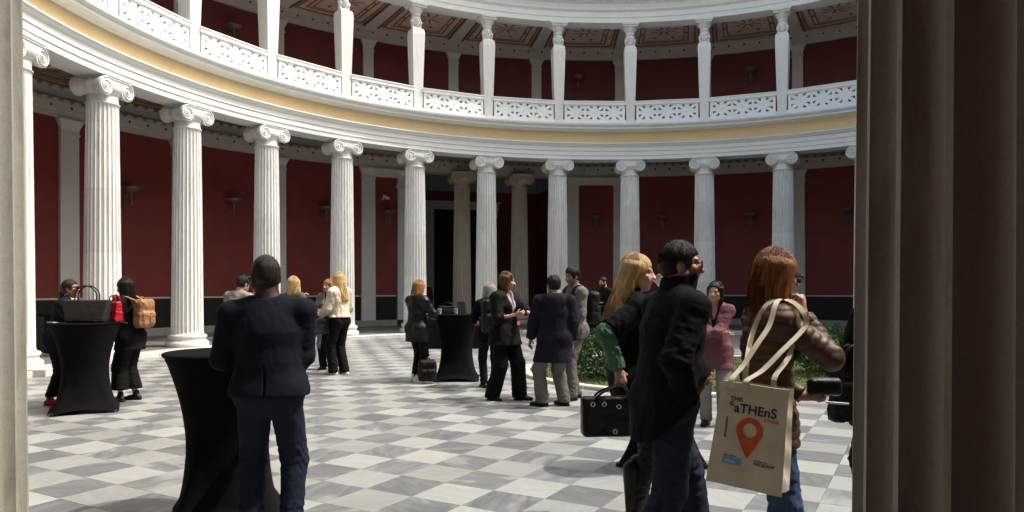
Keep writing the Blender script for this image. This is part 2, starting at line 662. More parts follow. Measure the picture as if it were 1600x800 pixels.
W = RW
wring([(W, 1.27), (W, 6.08), (W + .5, 6.08), (W + .5, 1.27)], 'red_wall', M_red)
wring([(W - .03, 1.22), (W - .03, 1.262), (W - .02, 1.268), (W + .4, 1.268), (W + .4, 1.22)], 'white_moulding', M_line)
wring([(W - .01, .33), (W - .01, 1.219), (W + .4, 1.219), (W + .4, .33)], 'black_dado', M_dado)
wring([(W - .12, .05), (W - .12, .30), (W - .10, .328), (W + .4, .328), (W + .4, .05)], 'stone_plinth', M_plinth)
full = dict(lo=0, hi=360, n=180)
wring([(W - .10, 6.082), (W - .10, 6.26), (W - .12, 6.262), (W - .12, 6.48), (W + .5, 6.48), (W + .5, 6.082)], 'beige_band', M_cornicew, **full)
wring([(W - .14, 6.482), (W - .19, 6.56), (W + .4, 6.56), (W + .4, 6.482)], 'leaf_border', M_border, **full)
wring([(W - .12, 6.562), (W - .12, 6.80), (W + .4, 6.80), (W + .4, 6.562)], 'blue_grey_band', M_bluegrey, **full)
wring([(W - .15, 6.802), (W - .24, 6.88), (W + .4, 6.88), (W + .4, 6.802)], 'leaf_border', M_border, **full)
# upper storey
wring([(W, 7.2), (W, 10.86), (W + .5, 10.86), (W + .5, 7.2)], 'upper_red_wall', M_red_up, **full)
wring([(W - .10, 10.862), (W - .10, 11.03), (W - .12, 11.032), (W - .12, 11.24), (W - .2, 11.29), (W + .4, 11.29), (W + .4, 10.862)], 'upper_band', M_cornicew, **full)
wring([(17.3, -.1), (17.3, 12.5), (17.5, 12.5), (17.5, -.1)], 'outer_wall', M_pil, lo=-1.0, hi=330.0)
# round studs on the two bands
db = MB()
for zz, rr in ((6.37, W - .13), (11.14, W - .13)):
    for k in range(180):
        p = pol(rr, k * 2.0 + 0.7, zz)
        v = Vector((math.sin(R(k * 2 + .7)), math.cos(R(k * 2 + .7)), 0))
        s = Vector((v.y, -v.x, 0))
        P = [p - v * 0.035]
        for q in range(8):
            a = q * math.pi / 4
            P.append(p + (s * math.cos(a) + Vector((0, 0, 1)) * math.sin(a)) * 0.04)
        db.add(P, [(0, 1 + q, 1 + (q + 1) % 8) for q in range(8)])
o = wpart(db.build('bronze_studs', M_dot)); tag(o, kind='stuff')

# pilasters
PIL = list(TH) + [TH[-1] + 11.862, TH[-1] + 2 * 11.862, TH[0] - 11.862, TH[0] - 2 * 11.862]


def pilaster_mesh(w, z0, z1, d, cap_h, cap_o, taper):
    b = MB()
    w1 = w * taper
    zt = z1 - cap_h
    b.hexa([(-w / 2, -d, z0), (w / 2, -d, z0), (w / 2, .05, z0), (-w / 2, .05, z0)], [(-w1 / 2, -d, zt), (w1 / 2, -d, zt), (w1 / 2, .05, zt), (-w1 / 2, .05, zt)])
    return b, w1, zt


def add_pilaster(th, z0, z1, w, d, cap_h, cap_o, taper=0.92, r=None):
    rr = RW if r is None else r
    p = pol(rr, th, 0)
    b, w1, zt = pilaster_mesh(w, z0, z1, d, cap_h, cap_o, taper)
    o = b.build('pilaster', M_pil, None, loc=p, rot=(0, 0, -R(th)))
    # local -Y points to the centre after rotation
    wpart(o)
    c = MB()
    zz = zt
    for (ww, h) in ((w1 + 0.05, 0.05), (w1 + 0.01, 0.10)):
        c.box((0, (.05 - d) / 2 - (ww - w1) / 4, zz + h / 2), (ww, d + .05 + (ww - w1) / 2, h))
        zz += h
    h = z1 - zz - 0.06
    c.hexa([(-w1 / 2, -d - .01, zz), (w1 / 2, -d - .01, zz), (w1 / 2, .05, zz), (-w1 / 2, .05, zz)],
           [(-w1 / 2 - cap_o, -d - cap_o, zz + h), (w1 / 2 + cap_o, -d - cap_o, zz + h), (w1 / 2 + cap_o, .05, zz + h), (-w1 / 2 - cap_o, .05, zz + h)])
    zz += h
    c.box((0, (.05 - d - cap_o) / 2, (zz + z1) / 2), (w1 + 2 * cap_o + .03, d + .05 + cap_o + .015, z1 - zz))
    c.build('pilaster_capital', M_pil, o)
    return o


for th in PIL:
    if not (OPEN0 + 2 < th < OPEN1 - 2):
        add_pilaster(th, .329, 6.075, .56, .10, .42, .07)
    add_pilaster(th, 7.21, 10.855, .42, .09, .42, .09)
for th in (OPEN0 + .95, OPEN1 - .95):
    add_pilaster(th, .329, 6.075, .50, .14, .36, .06)
# framed bays on both sides of the vestibule opening
for (a, b_) in ((TH[5], OPEN0 + .95), (OPEN1 - .95, TH[8])):
    pa, pb = pol(RW - .11, a, 0), pol(RW - .11, b_, 0)
    mid = (pa + pb) / 2
    L = (pb - pa).length
    ang = math.atan2(pb.y - pa.y, pb.x - pa.x)
    l = MB()
    l.box((0, 0, 5.86), (L - .4, .10, .24))
    l.box((0, -.02, 6.02), (L - .36, .16, .08))
    wpart(l.build('lintel', M_pil, None, loc=mid, rot=(0, 0, ang)))

# ------------------------------------------------------------------ vestibule behind the opening
AX = (OPEN0 + OPEN1) / 2       # axis direction
vest = empty('vestibule', pol(RW, AX, 0), -R(AX), 'dark red vestibule with a tall door behind two brown columns', 'vestibule')
hw = RW * math.sin(R((OPEN1 - OPEN0) / 2))     # half width
y0 = RW * (math.cos(R((OPEN1 - OPEN0) / 2)) - 1)
D = 5.9


def vbox(name, c, s, mat, parent=vest):
    return MB().box(c, s).build(name, mat, parent)


vbox('vestibule_floor', (0, D / 2 + y0 / 2, .04), (2 * hw + .8, D - y0, .115), M_step)
vbox('side_wall', (-hw - .15, D / 2 + y0 / 2 + .3, 3.1), (.3, D - y0 - .6, 6.1), M_dark_red)
vbox('side_wall', (hw + .15, D / 2 + y0 / 2 + .3, 3.1), (.3, D - y0 - .6, 6.1), M_dark_red)
vbox('back_wall', (-hw / 2 - .85, D, 3.1), (hw - 1.7 + .3, .3, 6.1), M_dark_red)
vbox('back_wall', (hw / 2 + .85, D, 3.1), (hw - 1.7 + .3, .3, 6.1), M_dark_red)
vbox('back_wall', (0, D, 5.75), (3.4, .298, .8), M_dark_red)
vbox('blue_grey_frieze', (0, D - .01, 6.58), (2 * hw + .6, .3, .84), M_bluegrey)
for s_ in (-1, 1):
    vbox('blue_grey_frieze', (s_ * (hw + .14), D / 2 + y0 / 2 + .3, 6.58), (.3, D - y0 - .9, .84), M_bluegrey)
vbox('vestibule_ceiling', (0, D / 2 + y0 / 2 + .5, 7.11), (2 * hw + .8, D - y0 - .3, .2), M_bluegrey)
fr = MB()
for s in (-1, 1):
    fr.box((s * 1.52, D - .22, 2.7), (.36, .16, 5.2))
fr.box((0, D - .22, 5.44), (3.6, .20, .30))
fr.box((0, D - .25, 5.63), (3.75, .28, .08))
for s in (-1, 1):
    fr.box((s * 1.62, D - .24, 5.12), (.26, .22, .34))
fr.build('door_surround', M_frame, vest)
for s in (-1, 1):
    d_ = vbox('door_leaf', (s * .67, D - .12, 2.7), (1.325, .08, 5.18), M_door)
    for (zc, hh) in ((1.05, 1.3), (2.75, 1.6), (4.4, 1.2)):
        MB().box((s * .67, D - .175, zc), (.9, .03, hh)).build('door_panel', M_door, d_)
    MB().box((s * .12, D - .21, 1.35), (.03, .08, .22)).build('door_handle', M_lamp, d_)

# ------------------------------------------------------------------ ceilings
def ceiling(z, r0, r1, label, mats, name):
    root = empty(name, pol(14, 0, z), 0, label, 'ceiling')

    def par(o, p=root):
        o.parent = p
        o.matrix_parent_inverse = Matrix.Translation(-root.location)
        return o
    par(ring([(r0, z), (r1, z), (r1, z + .1), (r0, z + .1)], 0, 360, 180, 'ceiling_slab', mats[0]))
    for i, th in enumerate(TH[:-1] + [TH[-1], TH[-1] + 11.862, TH[0] - 11.862]):
        # radial beam with two dark edge lines
        for (da, w, m, dz, nm) in ((0, 1.55, M_beam if z > 9 else M_walkc, .05, 'beam'), (-1.0, .16, M_maroon, .052, 'edge_line'), (1.0, .16, M_maroon, .052, 'edge_line')):
            par(ring([(r0 + .02, z - dz), (r1 - .25, z - dz), (r1 - .25, z + .02), (r0 + .02, z + .02)], th + da - w / 2, th + da + w / 2, 4, nm, m, smooth=False))
        if th > TH[-1] + 5:
            continue
        a0, a1 = th + 1.35, th + 11.862 - 1.35
        pan = par(ring([(r0 + .25, z - .012), (r1 - .45, z - .012), (r1 - .45, z + .02), (r0 + .25, z + .02)], a0, a1, 8, 'ceiling_panel', mats[1], smooth=False))

        def sub(o):
            o.parent = pan
            return o
        am = (a0 + a1) / 2
        # nested picture-frame borders
        for (ins, w, m, dz) in ((0.0, .07, M_gold, .05), (.26, .04, M_maroon, .028), (.40, .05, M_gold, .034)):
            ra, rb = r0 + .25 + ins, r1 - .45 - ins
            k = 180 / math.pi / 14.4
            b0, b1 = a0 + ins * k, a1 - ins * k
            fb = MB()
            for (q0, q1, s0, s1) in ((ra, ra + w, b0, b1), (rb - w, rb, b0, b1), (ra + w, rb - w, b0, b0 + w * k), (ra + w, rb - w, b1 - w * k, b1)):
                n = 6
                V, F = [], []
                for t_ in range(n + 1):
                    s = s0 + (s1 - s0) * t_ / n
                    V += [pol(q0, s, z - dz), pol(q1, s, z - dz), pol(q1, s, z - .005), pol(q0, s, z - .005)]
                for t_ in range(n):
                    for u in range(4):
                        F.append((t_ * 4 + u, t_ * 4 + (u + 1) % 4, t_ * 4 + 4 + (u + 1) % 4, t_ * 4 + 4 + u))
                F += [(3, 2, 1, 0), (n * 4, n * 4 + 1, n * 4 + 2, n * 4 + 3)]
                fb.add(V, F)
            sub(fb.build('panel_border', m))
        # painted rosette: star of leaf-shaped rays in low relief
        pc = pol((r0 + r1 - .2) / 2, am, z - .012)
        e1 = Vector((math.sin(R(am)), math.cos(R(am)), 0)); e2 = Vector((e1.y, -e1.x, 0))
        for (nr, ri, ro, wd, m, dz, ph) in ((8, .10, .72, .13, M_tan, .022, 0), (8, .10, .50, .10, M_maroon, .016, 22.5), (8, .78, 1.0, .06, M_maroon, .014, 22.5)):
            rb_ = MB()
            for k in range(nr):
                a = R(k * 360 / nr + ph)
                d = e1 * math.cos(a) + e2 * math.sin(a); s = Vector((-d.y, d.x, 0))
                q = [pc + d * ri, pc + d * (ri + ro) / 2 + s * wd, pc + d * ro, pc + d * (ri + ro) / 2 - s * wd]
                lo = [v - Vector((0, 0, dz)) for v in q]
                rb_.add(q + lo, [(4, 5, 6, 7), (0, 1, 5, 4), (1, 2, 6, 5), (2, 3, 7, 6), (3, 0, 4, 7)])
            sub(rb_.build('rosette_rays', m))
    return root


ceiling(6.90, 12.66, RW - .05, 'coffered brown ceiling under the gallery floor', (M_walkc, M_walkc), 'walk_ceiling')
ceiling(11.30, 12.60, RW - .05, 'painted coffered ceiling over the upper gallery', (M_rose, M_tan), 'gallery_ceiling')

# ------------------------------------------------------------------ entablatures
ent = empty('lower_entablature', pol(12.3, 0, 6.0), 0, 'white stepped architrave with ochre frieze above the lower columns', 'entablature')


def epart(o, root):
    o.parent = root
    o.matrix_parent_inverse = Matrix.Translation(-root.location)
    return o


epart(ring([(11.98, 6.0), (11.98, 6.13), (11.955, 6.135), (11.955, 6.28), (11.93, 6.285), (11.93, 6.41), (11.91, 6.425), (11.88, 6.45), (11.86, 6.49), (11.82, 6.52), (11.82, 6.548), (12.65, 6.548), (12.65, 6.0)], 0, 360, 240, 'architrave', M_white), ent)
epart(ring([(12.0, 6.55), (12.0, 6.948), (12.65, 6.948), (12.65, 6.55)], 0, 360, 240, 'ochre_frieze', M_yellow), ent)
epart(ring([(11.99, 6.95), (11.96, 6.975), (11.93, 6.98), (11.90, 7.0), (11.72, 7.005), (11.72, 7.065), (11.70, 7.07), (11.68, 7.09), (11.64, 7.12), (11.63, 7.15), (11.63, 7.19), (11.80, 7.205), (12.64, 7.205), (12.64, 6.95)], 0, 360, 240, 'cornice', M_white), ent)
gal = ring([(12.645, 7.02), (12.645, 7.2), (RW + .1, 7.2), (RW + .1, 7.02)], 0, 360, 120, 'gallery_floor', M_step)
tag(gal, kind='structure')

uent = empty('upper_entablature', pol(12.3, 0, 10.75), 0, 'white dentilled entablature above the figure-headed pillars', 'entablature')
epart(ring([(12.0, 10.75), (12.0, 10.92), (11.975, 10.925), (11.975, 11.10), (11.94, 11.13), (11.90, 11.17), (11.90, 11.20), (12.6, 11.20), (12.6, 10.75)], 0, 360, 240, 'architrave', M_white), uent)
epart(ring([(12.0, 11.202), (12.0, 11.40), (11.93, 11.44), (11.93, 11.60), (12.6, 11.60), (12.6, 11.202)], 0, 360, 240, 'frieze', M_white), uent)
epart(ring([(11.90, 11.602), (11.60, 11.66), (11.60, 11.78), (11.57, 11.80), (11.50, 11.92), (11.50, 11.98), (12.6, 12.0), (12.6, 11.602)], 0, 360, 240, 'cornice', M_white), uent)
db = MB()
for k in range(840):
    a = k * 360 / 840
    p = pol(11.895, a, 11.52)
    db.box(p, (.05, .07, .11), Matrix.Rotation(-R(a), 3, 'Z'))
o = epart(db.build('dentils', M_white), uent); tag(o, kind='stuff')
M_roof = plain('roof_tile_clay', (0.36, 0.17, 0.10, 1), 0.8, 0.2, 5, 0.3)
roof = ring([(12.0, 12.002), (12.0, 12.05), (17.6, 12.9), (17.6, 12.52)], 0, 360, 120, 'gallery_roof', M_roof)
tag(roof, 'low clay roof over the round gallery', 'roof')
# ------------------------------------------------------------------ signed-distance modelling kit (figures, soft bags)
def _v(a):
    return np.asarray(a, dtype=np.float32)


def smin(a, b, k):
    if k <= 0:
        return np.minimum(a, b)
    h = np.clip(0.5 + 0.5 * (b - a) / k, 0, 1)
    return b + (a - b) * h - k * h * (1 - h)


def smax(a, b, k):
    return -smin(-a, -b, k)


def RCN(a, b, ra, rb, e=None, q=1.0, quilt=None):
    """tapered capsule a-b; e,q: flattened along direction e by factor q (>1 = thinner); quilt=(pitch, depth)"""
    a, b = _v(a), _v(b)
    ba = b - a
    L2 = float(ba @ ba) + 1e-9
    L = math.sqrt(L2)
    ee = None if e is None else _v(e) / np.linalg.norm(e)

    def f(P):
        pa = P - a
        if ee is not None:
            pa = pa + np.outer(pa @ ee, ee) * (q - 1)
        h = np.clip((pa @ ba) / L2, 0, 1)
        r = ra + (rb - ra) * h
        if quilt is not None:
            s = h * L / quilt[0]
            r = r + quilt[1] * (np.sqrt(np.abs(np.sin(np.pi * s))) - 0.75)
        d = np.linalg.norm(pa - h[:, None] * ba, axis=1) - r
        return d * (1.0 if ee is None else 0.5 + 0.5 / q)
    return f


def ELL(c, r, M=None):
    """ellipsoid, optional orientation matrix whose columns are the local axes"""
    c, r = _v(c), _v(r)
    MM = None if M is None else _v(M)

    def f(P):
        p = P - c
        if MM is not None:
            p = p @ MM
        k0 = np.linalg.norm(p / r, axis=1)
        k1 = np.linalg.norm(p / (r * r), axis=1) + 1e-6
        return k0 * (k0 - 1.0) / k1
    return f


def RBOX(c, s, rad, M=None):
    c, s = _v(c), _v(s)
    MM = None if M is None else _v(M)

    def f(P):
        p = P - c
        if MM is not None:
            p = p @ MM
        q = np.abs(p) - (s - rad)
        return np.linalg.norm(np.maximum(q, 0), axis=1) + np.minimum(q.max(axis=1), 0) - rad
    return f


def UNI(fs, k=0.03):
    def f(P):
        d = fs[0](P)
        for g in fs[1:]:
            d = smin(d, g(P), k)
        return d
    return f


def SUB(f0, g0, k=0.01):
    return lambda P: smax(f0(P), -g0(P), k)


def CUT(f0, p, n, k=0.004):
    """keep the side that n points away from"""
    p, n = _v(p), _v(n)
    n = n / np.linalg.norm(n)
    return lambda P: smax(f0(P), (P - p) @ n, k)


def wob(P, s, seed):
    """cheap smooth noise in about -1..1"""
    r = np.random.default_rng(seed)
    out = np.zeros(len(P), dtype=np.float32)
    amp = 1.0
    tot = 0
    for o in range(3):
        k = _v(r.normal(size=(3, 3))) * s * (1.9 ** o)
        ph = _v(r.uniform(0, 6.28, 3))
        Q = P @ k.T + ph
        out += amp * np.sin(Q[:, 0] + 1.4 * np.sin(Q[:, 1])) * np.cos(0.7 * Q[:, 2] + np.sin(Q[:, 0]))
        tot += amp
        amp *= 0.55
    return out / tot


def FOLD(f0, amp, s=14, seed=1, zs=1.0):
    """cloth folds: wobble with the given density; zs<1 makes long vertical folds"""
    def f(P):
        Q = P * _v((1, 1, zs))
        n = wob(Q, s, seed)
        return f0(P) + amp * (1 - 2 * np.abs(n))
    return f


def RIDGE(f0, a, b, amp, s=16, seed=1, st=1.5, focus=None):
    """narrow creases running across the bone a-b, strongest round the point focus"""
    a, b = _v(a), _v(b)
    dr = (b - a) / (np.linalg.norm(b - a) + 1e-9)

    def f(P):
        d = f0(P)
        near = d < .06
        if not near.any():
            return d
        p = P[near] - a
        al = p @ dr
        Q = p + np.outer(al, dr) * st
        r_ = (1 - np.abs(wob(Q, s, seed))) ** 4
        w = 1.0
        if focus is not None:
            w = .45 + .9 * np.exp(-(np.linalg.norm(P[near] - _v(focus), axis=1) / .13) ** 2)
        d[near] = d[near] - amp * w * (r_ - .3)
        return d
    return f


def surface(f, lo, hi, h, fine=None):
    """surface nets of f<0 inside the box lo-hi on a grid of pitch h; fine=[(axis, a, b, pitch)]"""
    axes = []
    for ax in range(3):
        x = lo[ax]
        L = [x]
        while x < hi[ax] + h:
            st = h
            if fine:
                for (fa, a, b, p) in fine:
                    if fa == ax and a <= x < b:
                        st = p
            x += st
            L.append(x)
        while len(L) % 4 != 1:
            L.append(L[-1] + h)
        axes.append(np.array(L, dtype=np.float32))
    X, Y, Z = axes
    nx, ny, nz = len(X), len(Y), len(Z)
    cxs, cys, czs = X[::4], Y[::4], Z[::4]
    G = np.stack(np.meshgrid(cxs, cys, czs, indexing='ij'), -1).reshape(-1, 3)
    C = f(G).reshape(len(cxs), len(cys), len(czs))
    # coarse cells close to the surface
    thr = h * 4 * 1.9
    A = np.abs(C) < thr
    m = np.zeros((len(cxs) - 1, len(cys) - 1, len(czs) - 1), bool)
    for i in (0, 1):
        for j in (0, 1):
            for k in (0, 1):
                m |= A[i:i + m.shape[0], j:j + m.shape[1], k:k + m.shape[2]]
    ix = np.minimum((np.arange(nx) + 2) // 4, len(cxs) - 1)
    iy = np.minimum((np.arange(ny) + 2) // 4, len(cys) - 1)
    iz = np.minimum((np.arange(nz) + 2) // 4, len(czs) - 1)
    V = C[np.ix_(ix, iy, iz)].copy()
    need = np.zeros((nx, ny, nz), bool)
    mm = np.repeat(np.repeat(np.repeat(m, 4, 0), 4, 1), 4, 2)
    need[:-1, :-1, :-1] |= mm
    need[1:, 1:, 1:] |= mm
    need[:-1, 1:, 1:] |= mm; need[1:, :-1, 1:] |= mm; need[1:, 1:, :-1] |= mm
    idx = np.nonzero(need)
    P = np.stack([X[idx[0]], Y[idx[1]], Z[idx[2]]], -1)
    out = np.empty(len(P), np.float32)
    for s in range(0, len(P), 400000):
        out[s:s + 400000] = f(P[s:s + 400000])
    V[idx] = out
    ins = V < 0
    # active cells
    n8 = np.zeros((nx - 1, ny - 1, nz - 1), np.int8)
    for i in (0, 1):
        for j in (0, 1):
            for k in (0, 1):
                n8 += ins[i:nx - 1 + i, j:ny - 1 + j, k:nz - 1 + k]
    act = (n8 > 0) & (n8 < 8)
    ci, cj, ck = np.nonzero(act)
    if len(ci) == 0:
        return np.zeros((0, 3)), np.zeros((0, 4), int)
    ids = -np.ones(act.shape, np.int64)
    ids[ci, cj, ck] = np.arange(len(ci))
    S = np.zeros((len(ci), 3)); N = np.zeros(len(ci))
    for (a, b) in [((0, 0, 0), (1, 0, 0)), ((0, 1, 0), (1, 1, 0)), ((0, 0, 1), (1, 0, 1)), ((0, 1, 1), (1, 1, 1)),
                   ((0, 0, 0), (0, 1, 0)), ((1, 0, 0), (1, 1, 0)), ((0, 0, 1), (0, 1, 1)), ((1, 0, 1), (1, 1, 1)),
                   ((0, 0, 0), (0, 0, 1)), ((1, 0, 0), (1, 0, 1)), ((0, 1, 0), (0, 1, 1)), ((1, 1, 0), (1, 1, 1))]:
        va = V[ci + a[0], cj + a[1], ck + a[2]]
        vb = V[ci + b[0], cj + b[1], ck + b[2]]
        x = (va < 0) != (vb < 0)
        t = np.where(x, va / np.where(np.abs(va - vb) < 1e-9, 1, va - vb), 0)
        pa = np.stack([X[ci + a[0]], Y[cj + a[1]], Z[ck + a[2]]], -1)
        pb = np.stack([X[ci + b[0]], Y[cj + b[1]], Z[ck + b[2]]], -1)
        S += np.where(x[:, None], pa + (pb - pa) * t[:, None], 0)
        N += x
    verts = S / np.maximum(N, 1)[:, None]
    quads = []
    # edges along each axis
    e = ins[:-1, 1:-1, 1:-1] != ins[1:, 1:-1, 1:-1]
    i, j, k = np.nonzero(e); j += 1; k += 1
    q = np.stack([ids[i, j - 1, k - 1], ids[i, j, k - 1], ids[i, j, k], ids[i, j - 1, k]], -1)
    fl = ins[i, j, k]
    q[~fl] = q[~fl][:, ::-1]; quads.append(q)
    e = ins[1:-1, :-1, 1:-1] != ins[1:-1, 1:, 1:-1]
    i, j, k = np.nonzero(e); i += 1; k += 1
    q = np.stack([ids[i - 1, j, k - 1], ids[i - 1, j, k], ids[i, j, k], ids[i, j, k - 1]], -1)
    fl = ins[i, j, k]
    q[~fl] = q[~fl][:, ::-1]; quads.append(q)
    e = ins[1:-1, 1:-1, :-1] != ins[1:-1, 1:-1, 1:]
    i, j, k = np.nonzero(e); i += 1; j += 1
    q = np.stack([ids[i - 1, j - 1, k], ids[i, j - 1, k], ids[i, j, k], ids[i - 1, j, k]], -1)
    fl = ins[i, j, k]
    q[~fl] = q[~fl][:, ::-1]; quads.append(q)
    Q = np.concatenate(quads)
    Q = Q[(Q >= 0).all(1)]
    return verts, Q


def np_mesh(name, parts, smooth=True):
    """one mesh from a list of (verts, quads)"""
    V = np.concatenate([p[0] for p in parts]) if parts else np.zeros((0, 3))
    Fs = []
    o = 0
    for (v, q) in parts:
        Fs.append(np.asarray(q) + o)
        o += len(v)
    F = np.concatenate(Fs)
    me = bpy.data.meshes.new(name)
    me.vertices.add(len(V))
    me.vertices.foreach_set('co', V.astype(np.float32).ravel())
    me.loops.add(len(F) * 4)
    me.loops.foreach_set('vertex_index', F.astype(np.int32).ravel())
    me.polygons.add(len(F))
    me.polygons.foreach_set('loop_start', np.arange(0, len(F) * 4, 4, dtype=np.int32))
    me.update(calc_edges=True)
    me.polygons.foreach_set('use_smooth', np.ones(len(F), dtype=bool))
    return me


# ------------------------------------------------------------------ ionic columns
def shaft_mesh(name, r0, r1, z0, z1, nf=24, depth=0.034, seg=8, mat=None):
    zs = [z0, z0 + .02, z0 + .05, z0 + .09] + [z0 + .09 + (z1 - z0 - .17) * i / 10 for i in range(1, 11)] + [z1 - .05, z1 - .02, z1]
    V, F = [], []
    n = nf * seg
    for z in zs:
        t = (z - z0) / (z1 - z0)
        rr = r0 + (r1 - r0) * (0.75 * t + 0.25 * t * t)
        if z - z0 < .06:
            rr += .02 * (1 - (z - z0) / .06) ** 2
        if z1 - z < .05:
            rr += .012 * (1 - (z1 - z) / .05) ** 2
        ends = min(1.0, max(0, (z - z0 - .02) / .07), max(0, (z1 - z - .01) / .05))
        for i in range(n):
            u = (i % seg) / seg
            a = 2 * math.pi * (i / n)
            w = 0 if u < 0.0 else u
            # first step is the fillet, the rest the hollow
            d = 0.0
            if u >= 1.0 / seg:
                s = (u - 1.0 / seg) / (1 - 1.0 / seg)
                d = depth * math.sqrt(max(0, 1 - (2 * s - 1) ** 2)) * (rr / r0)
            r = rr - d * math.sqrt(ends)
            V.append((r * math.cos(a), r * math.sin(a), z))
    for j in range(len(zs) - 1):
        for i in range(n):
            k = (i + 1) % n
            F.append((j * n + i, j * n + k, (j + 1) * n + k, (j + 1) * n + i))
    F.append(tuple((len(zs) - 1) * n + i for i in range(n)))
    me = mesh(name, V, F, True)
    try:
        me.set_sharp_from_angle(angle=R(40))
    except Exception:
        pass
    me.materials.append(mat)
    return me


def base_prof(r, z):
    P = [(r * 1.30, 0), (r * 1.335, .03), (r * 1.345, .07), (r * 1.32, .11), (r * 1.24, .135), (r * 1.19, .14), (r * 1.15, .16), (r * 1.14, .185), (r * 1.165, .21), (r * 1.19, .215),
         (r * 1.215, .235), (r * 1.215, .26), (r * 1.18, .285), (r * 1.09, .29), (r * 1.06, .30)]
    return [(a, z + b) for (a, b) in P]


def volute_solid(b, cx, cz, rad, d, sgn):
    """scroll running front to back with a raised spiral on both faces"""
    n = 28
    prof = [(-d, .98), (-d + .05, 1.0), (-d + .09, .93), (-d * .4, .74), (-.07, .70), (-.05, .76), (.05, .76), (.07, .70), (d * .4, .74), (d - .09, .93), (d - .05, 1.0), (d, .98)]
    V, F = [], []
    for (y, k) in prof:
        for i in range(n):
            a = 2 * math.pi * i / n
            V.append((cx + rad * k * math.cos(a), y, cz + rad * k * math.sin(a)))
    for j in range(len(prof) - 1):
        for i in range(n):
            k = (i + 1) % n
            F.append((j * n + i, j * n + k, (j + 1) * n + k, (j + 1) * n + i))
    F.append(tuple(range(n - 1, -1, -1)))
    F.append(tuple((len(prof) - 1) * n + i for i in range(n)))
    b.add(V, F)
    for s in (-1, 1):
        pts, rr = [], []
        T = 2.6
        for i in range(52):
            t = i / 51
            a = math.pi / 2 - sgn * t * T * 2 * math.pi
            rd = rad * .93 * (0.12 + 0.88 * (1 - t) ** 1.15)
            pts.append((cx + rd * math.cos(a), s * (d + .004), cz + rd * math.sin(a)))
            rr.append(.024 * (1 - .62 * t))
        b.tube(pts, rr, 6)
        b.lathe([(.001, 0), (.02, .012), (.03, .03)], 8, (0, 0, 0), False) if False else None
        e = MB()
        b.tube([(cx, s * (d - .01), cz), (cx, s * (d + .03), cz)], .036, 10)


def make_column(name, zt=6.0, r0=.375, r1=.315, mat=None, z0=STEP):
    """parts of one column, base at the origin of its empty; returns list of (name, mesh, [(subname, mesh)])"""
    H = zt - z0
    out = []
    b = MB(); b.lathe(base_prof(r0, 0), 48)
    me = mesh('column_base', b.v, b.f, True); me.materials.append(mat)
    try:
        me.set_sharp_from_angle(angle=R(50))
    except Exception:
        pass
    out.append(('base', me, []))
    out.append(('shaft', shaft_mesh('column_shaft', r0, r1, .295, H - .56, mat=mat), []))
    c = MB()
    zc = H - .56
    c.lathe([(r1 * 1.0, zc - .01), (r1 * 1.07, zc + .0), (r1 * 1.08, zc + .02), (r1 * 1.0, zc + .035), (r1 * .985, zc + .06), (r1 * .985, zc + .19), (r1 * 1.06, zc + .205), (r1 * 1.07, zc + .225),
             (r1 * 1.18, zc + .26), (r1 * 1.27, zc + .31), (r1 * 1.27, zc + .36)], 40)
    # channel between the scrolls, hanging slightly in the middle
    N = 12
    for s in (-1, 1):
        V, F = [], []
        for i in range(N + 1):
            x = -.33 + .66 * i / N
            sag = .018 * math.cos(math.pi * x / .7)
            y = s * .355
            for (zz, yy) in ((.34 - sag, y), (.36 - sag, y + s * .018), (.375 - sag, y), (.50, y), (.512, y + s * .02), (.53, y + s * .02), (.53, 0), (.34 - sag, 0)):
                V.append((x, yy, zc + zz))
        for i in range(N):
            for k in range(8):
                k2 = (k + 1) % 8
                F.append((i * 8 + k, i * 8 + k2, i * 8 + 8 + k2, i * 8 + 8 + k))
        F.append(tuple(range(8))); F.append(tuple(N * 8 + k for k in range(8)))
        c.add(V, F)

    def fin(bb, nm, sm=40):
        me = mesh(nm, bb.v, bb.f)
        bm = bmesh.new(); bm.from_mesh(me); bmesh.ops.recalc_face_normals(bm, faces=bm.faces); bm.to_mesh(me); bm.free()
        me.polygons.foreach_set('use_smooth', [True] * len(me.polygons))
        try:
            me.set_sharp_from_angle(angle=R(sm))
        except Exception:
            pass
        me.materials.append(mat)
        return me
    subs = []
    for sg in (-1, 1):
        v = MB(); volute_solid(v, sg * .318, zc + .335, .195, .36, sg)
        subs.append(('volute', fin(v, 'volute')))
    a = MB()
    a.hexa([(-.36, -.37, zc + .531), (.36, -.37, zc + .531), (.36, .37, zc + .531), (-.36, .37, zc + .531)], [(-.39, -.39, zc + .552), (.39, -.39, zc + .552), (.39, .39, zc + .552), (-.39, .39, zc + .552)])
    a.box((0, 0, zc + .5555), (.78, .78, .005))
    subs.append(('abacus', fin(a, 'abacus')))
    out.append(('capital', fin(c, 'capital'), subs))
    return out


def place_parts(spec, root):
    for (nm, me, subs) in spec:
        o = link_obj(nm, me, None, root)
        for (sn, sm) in subs:
            link_obj(sn, sm, None, o)


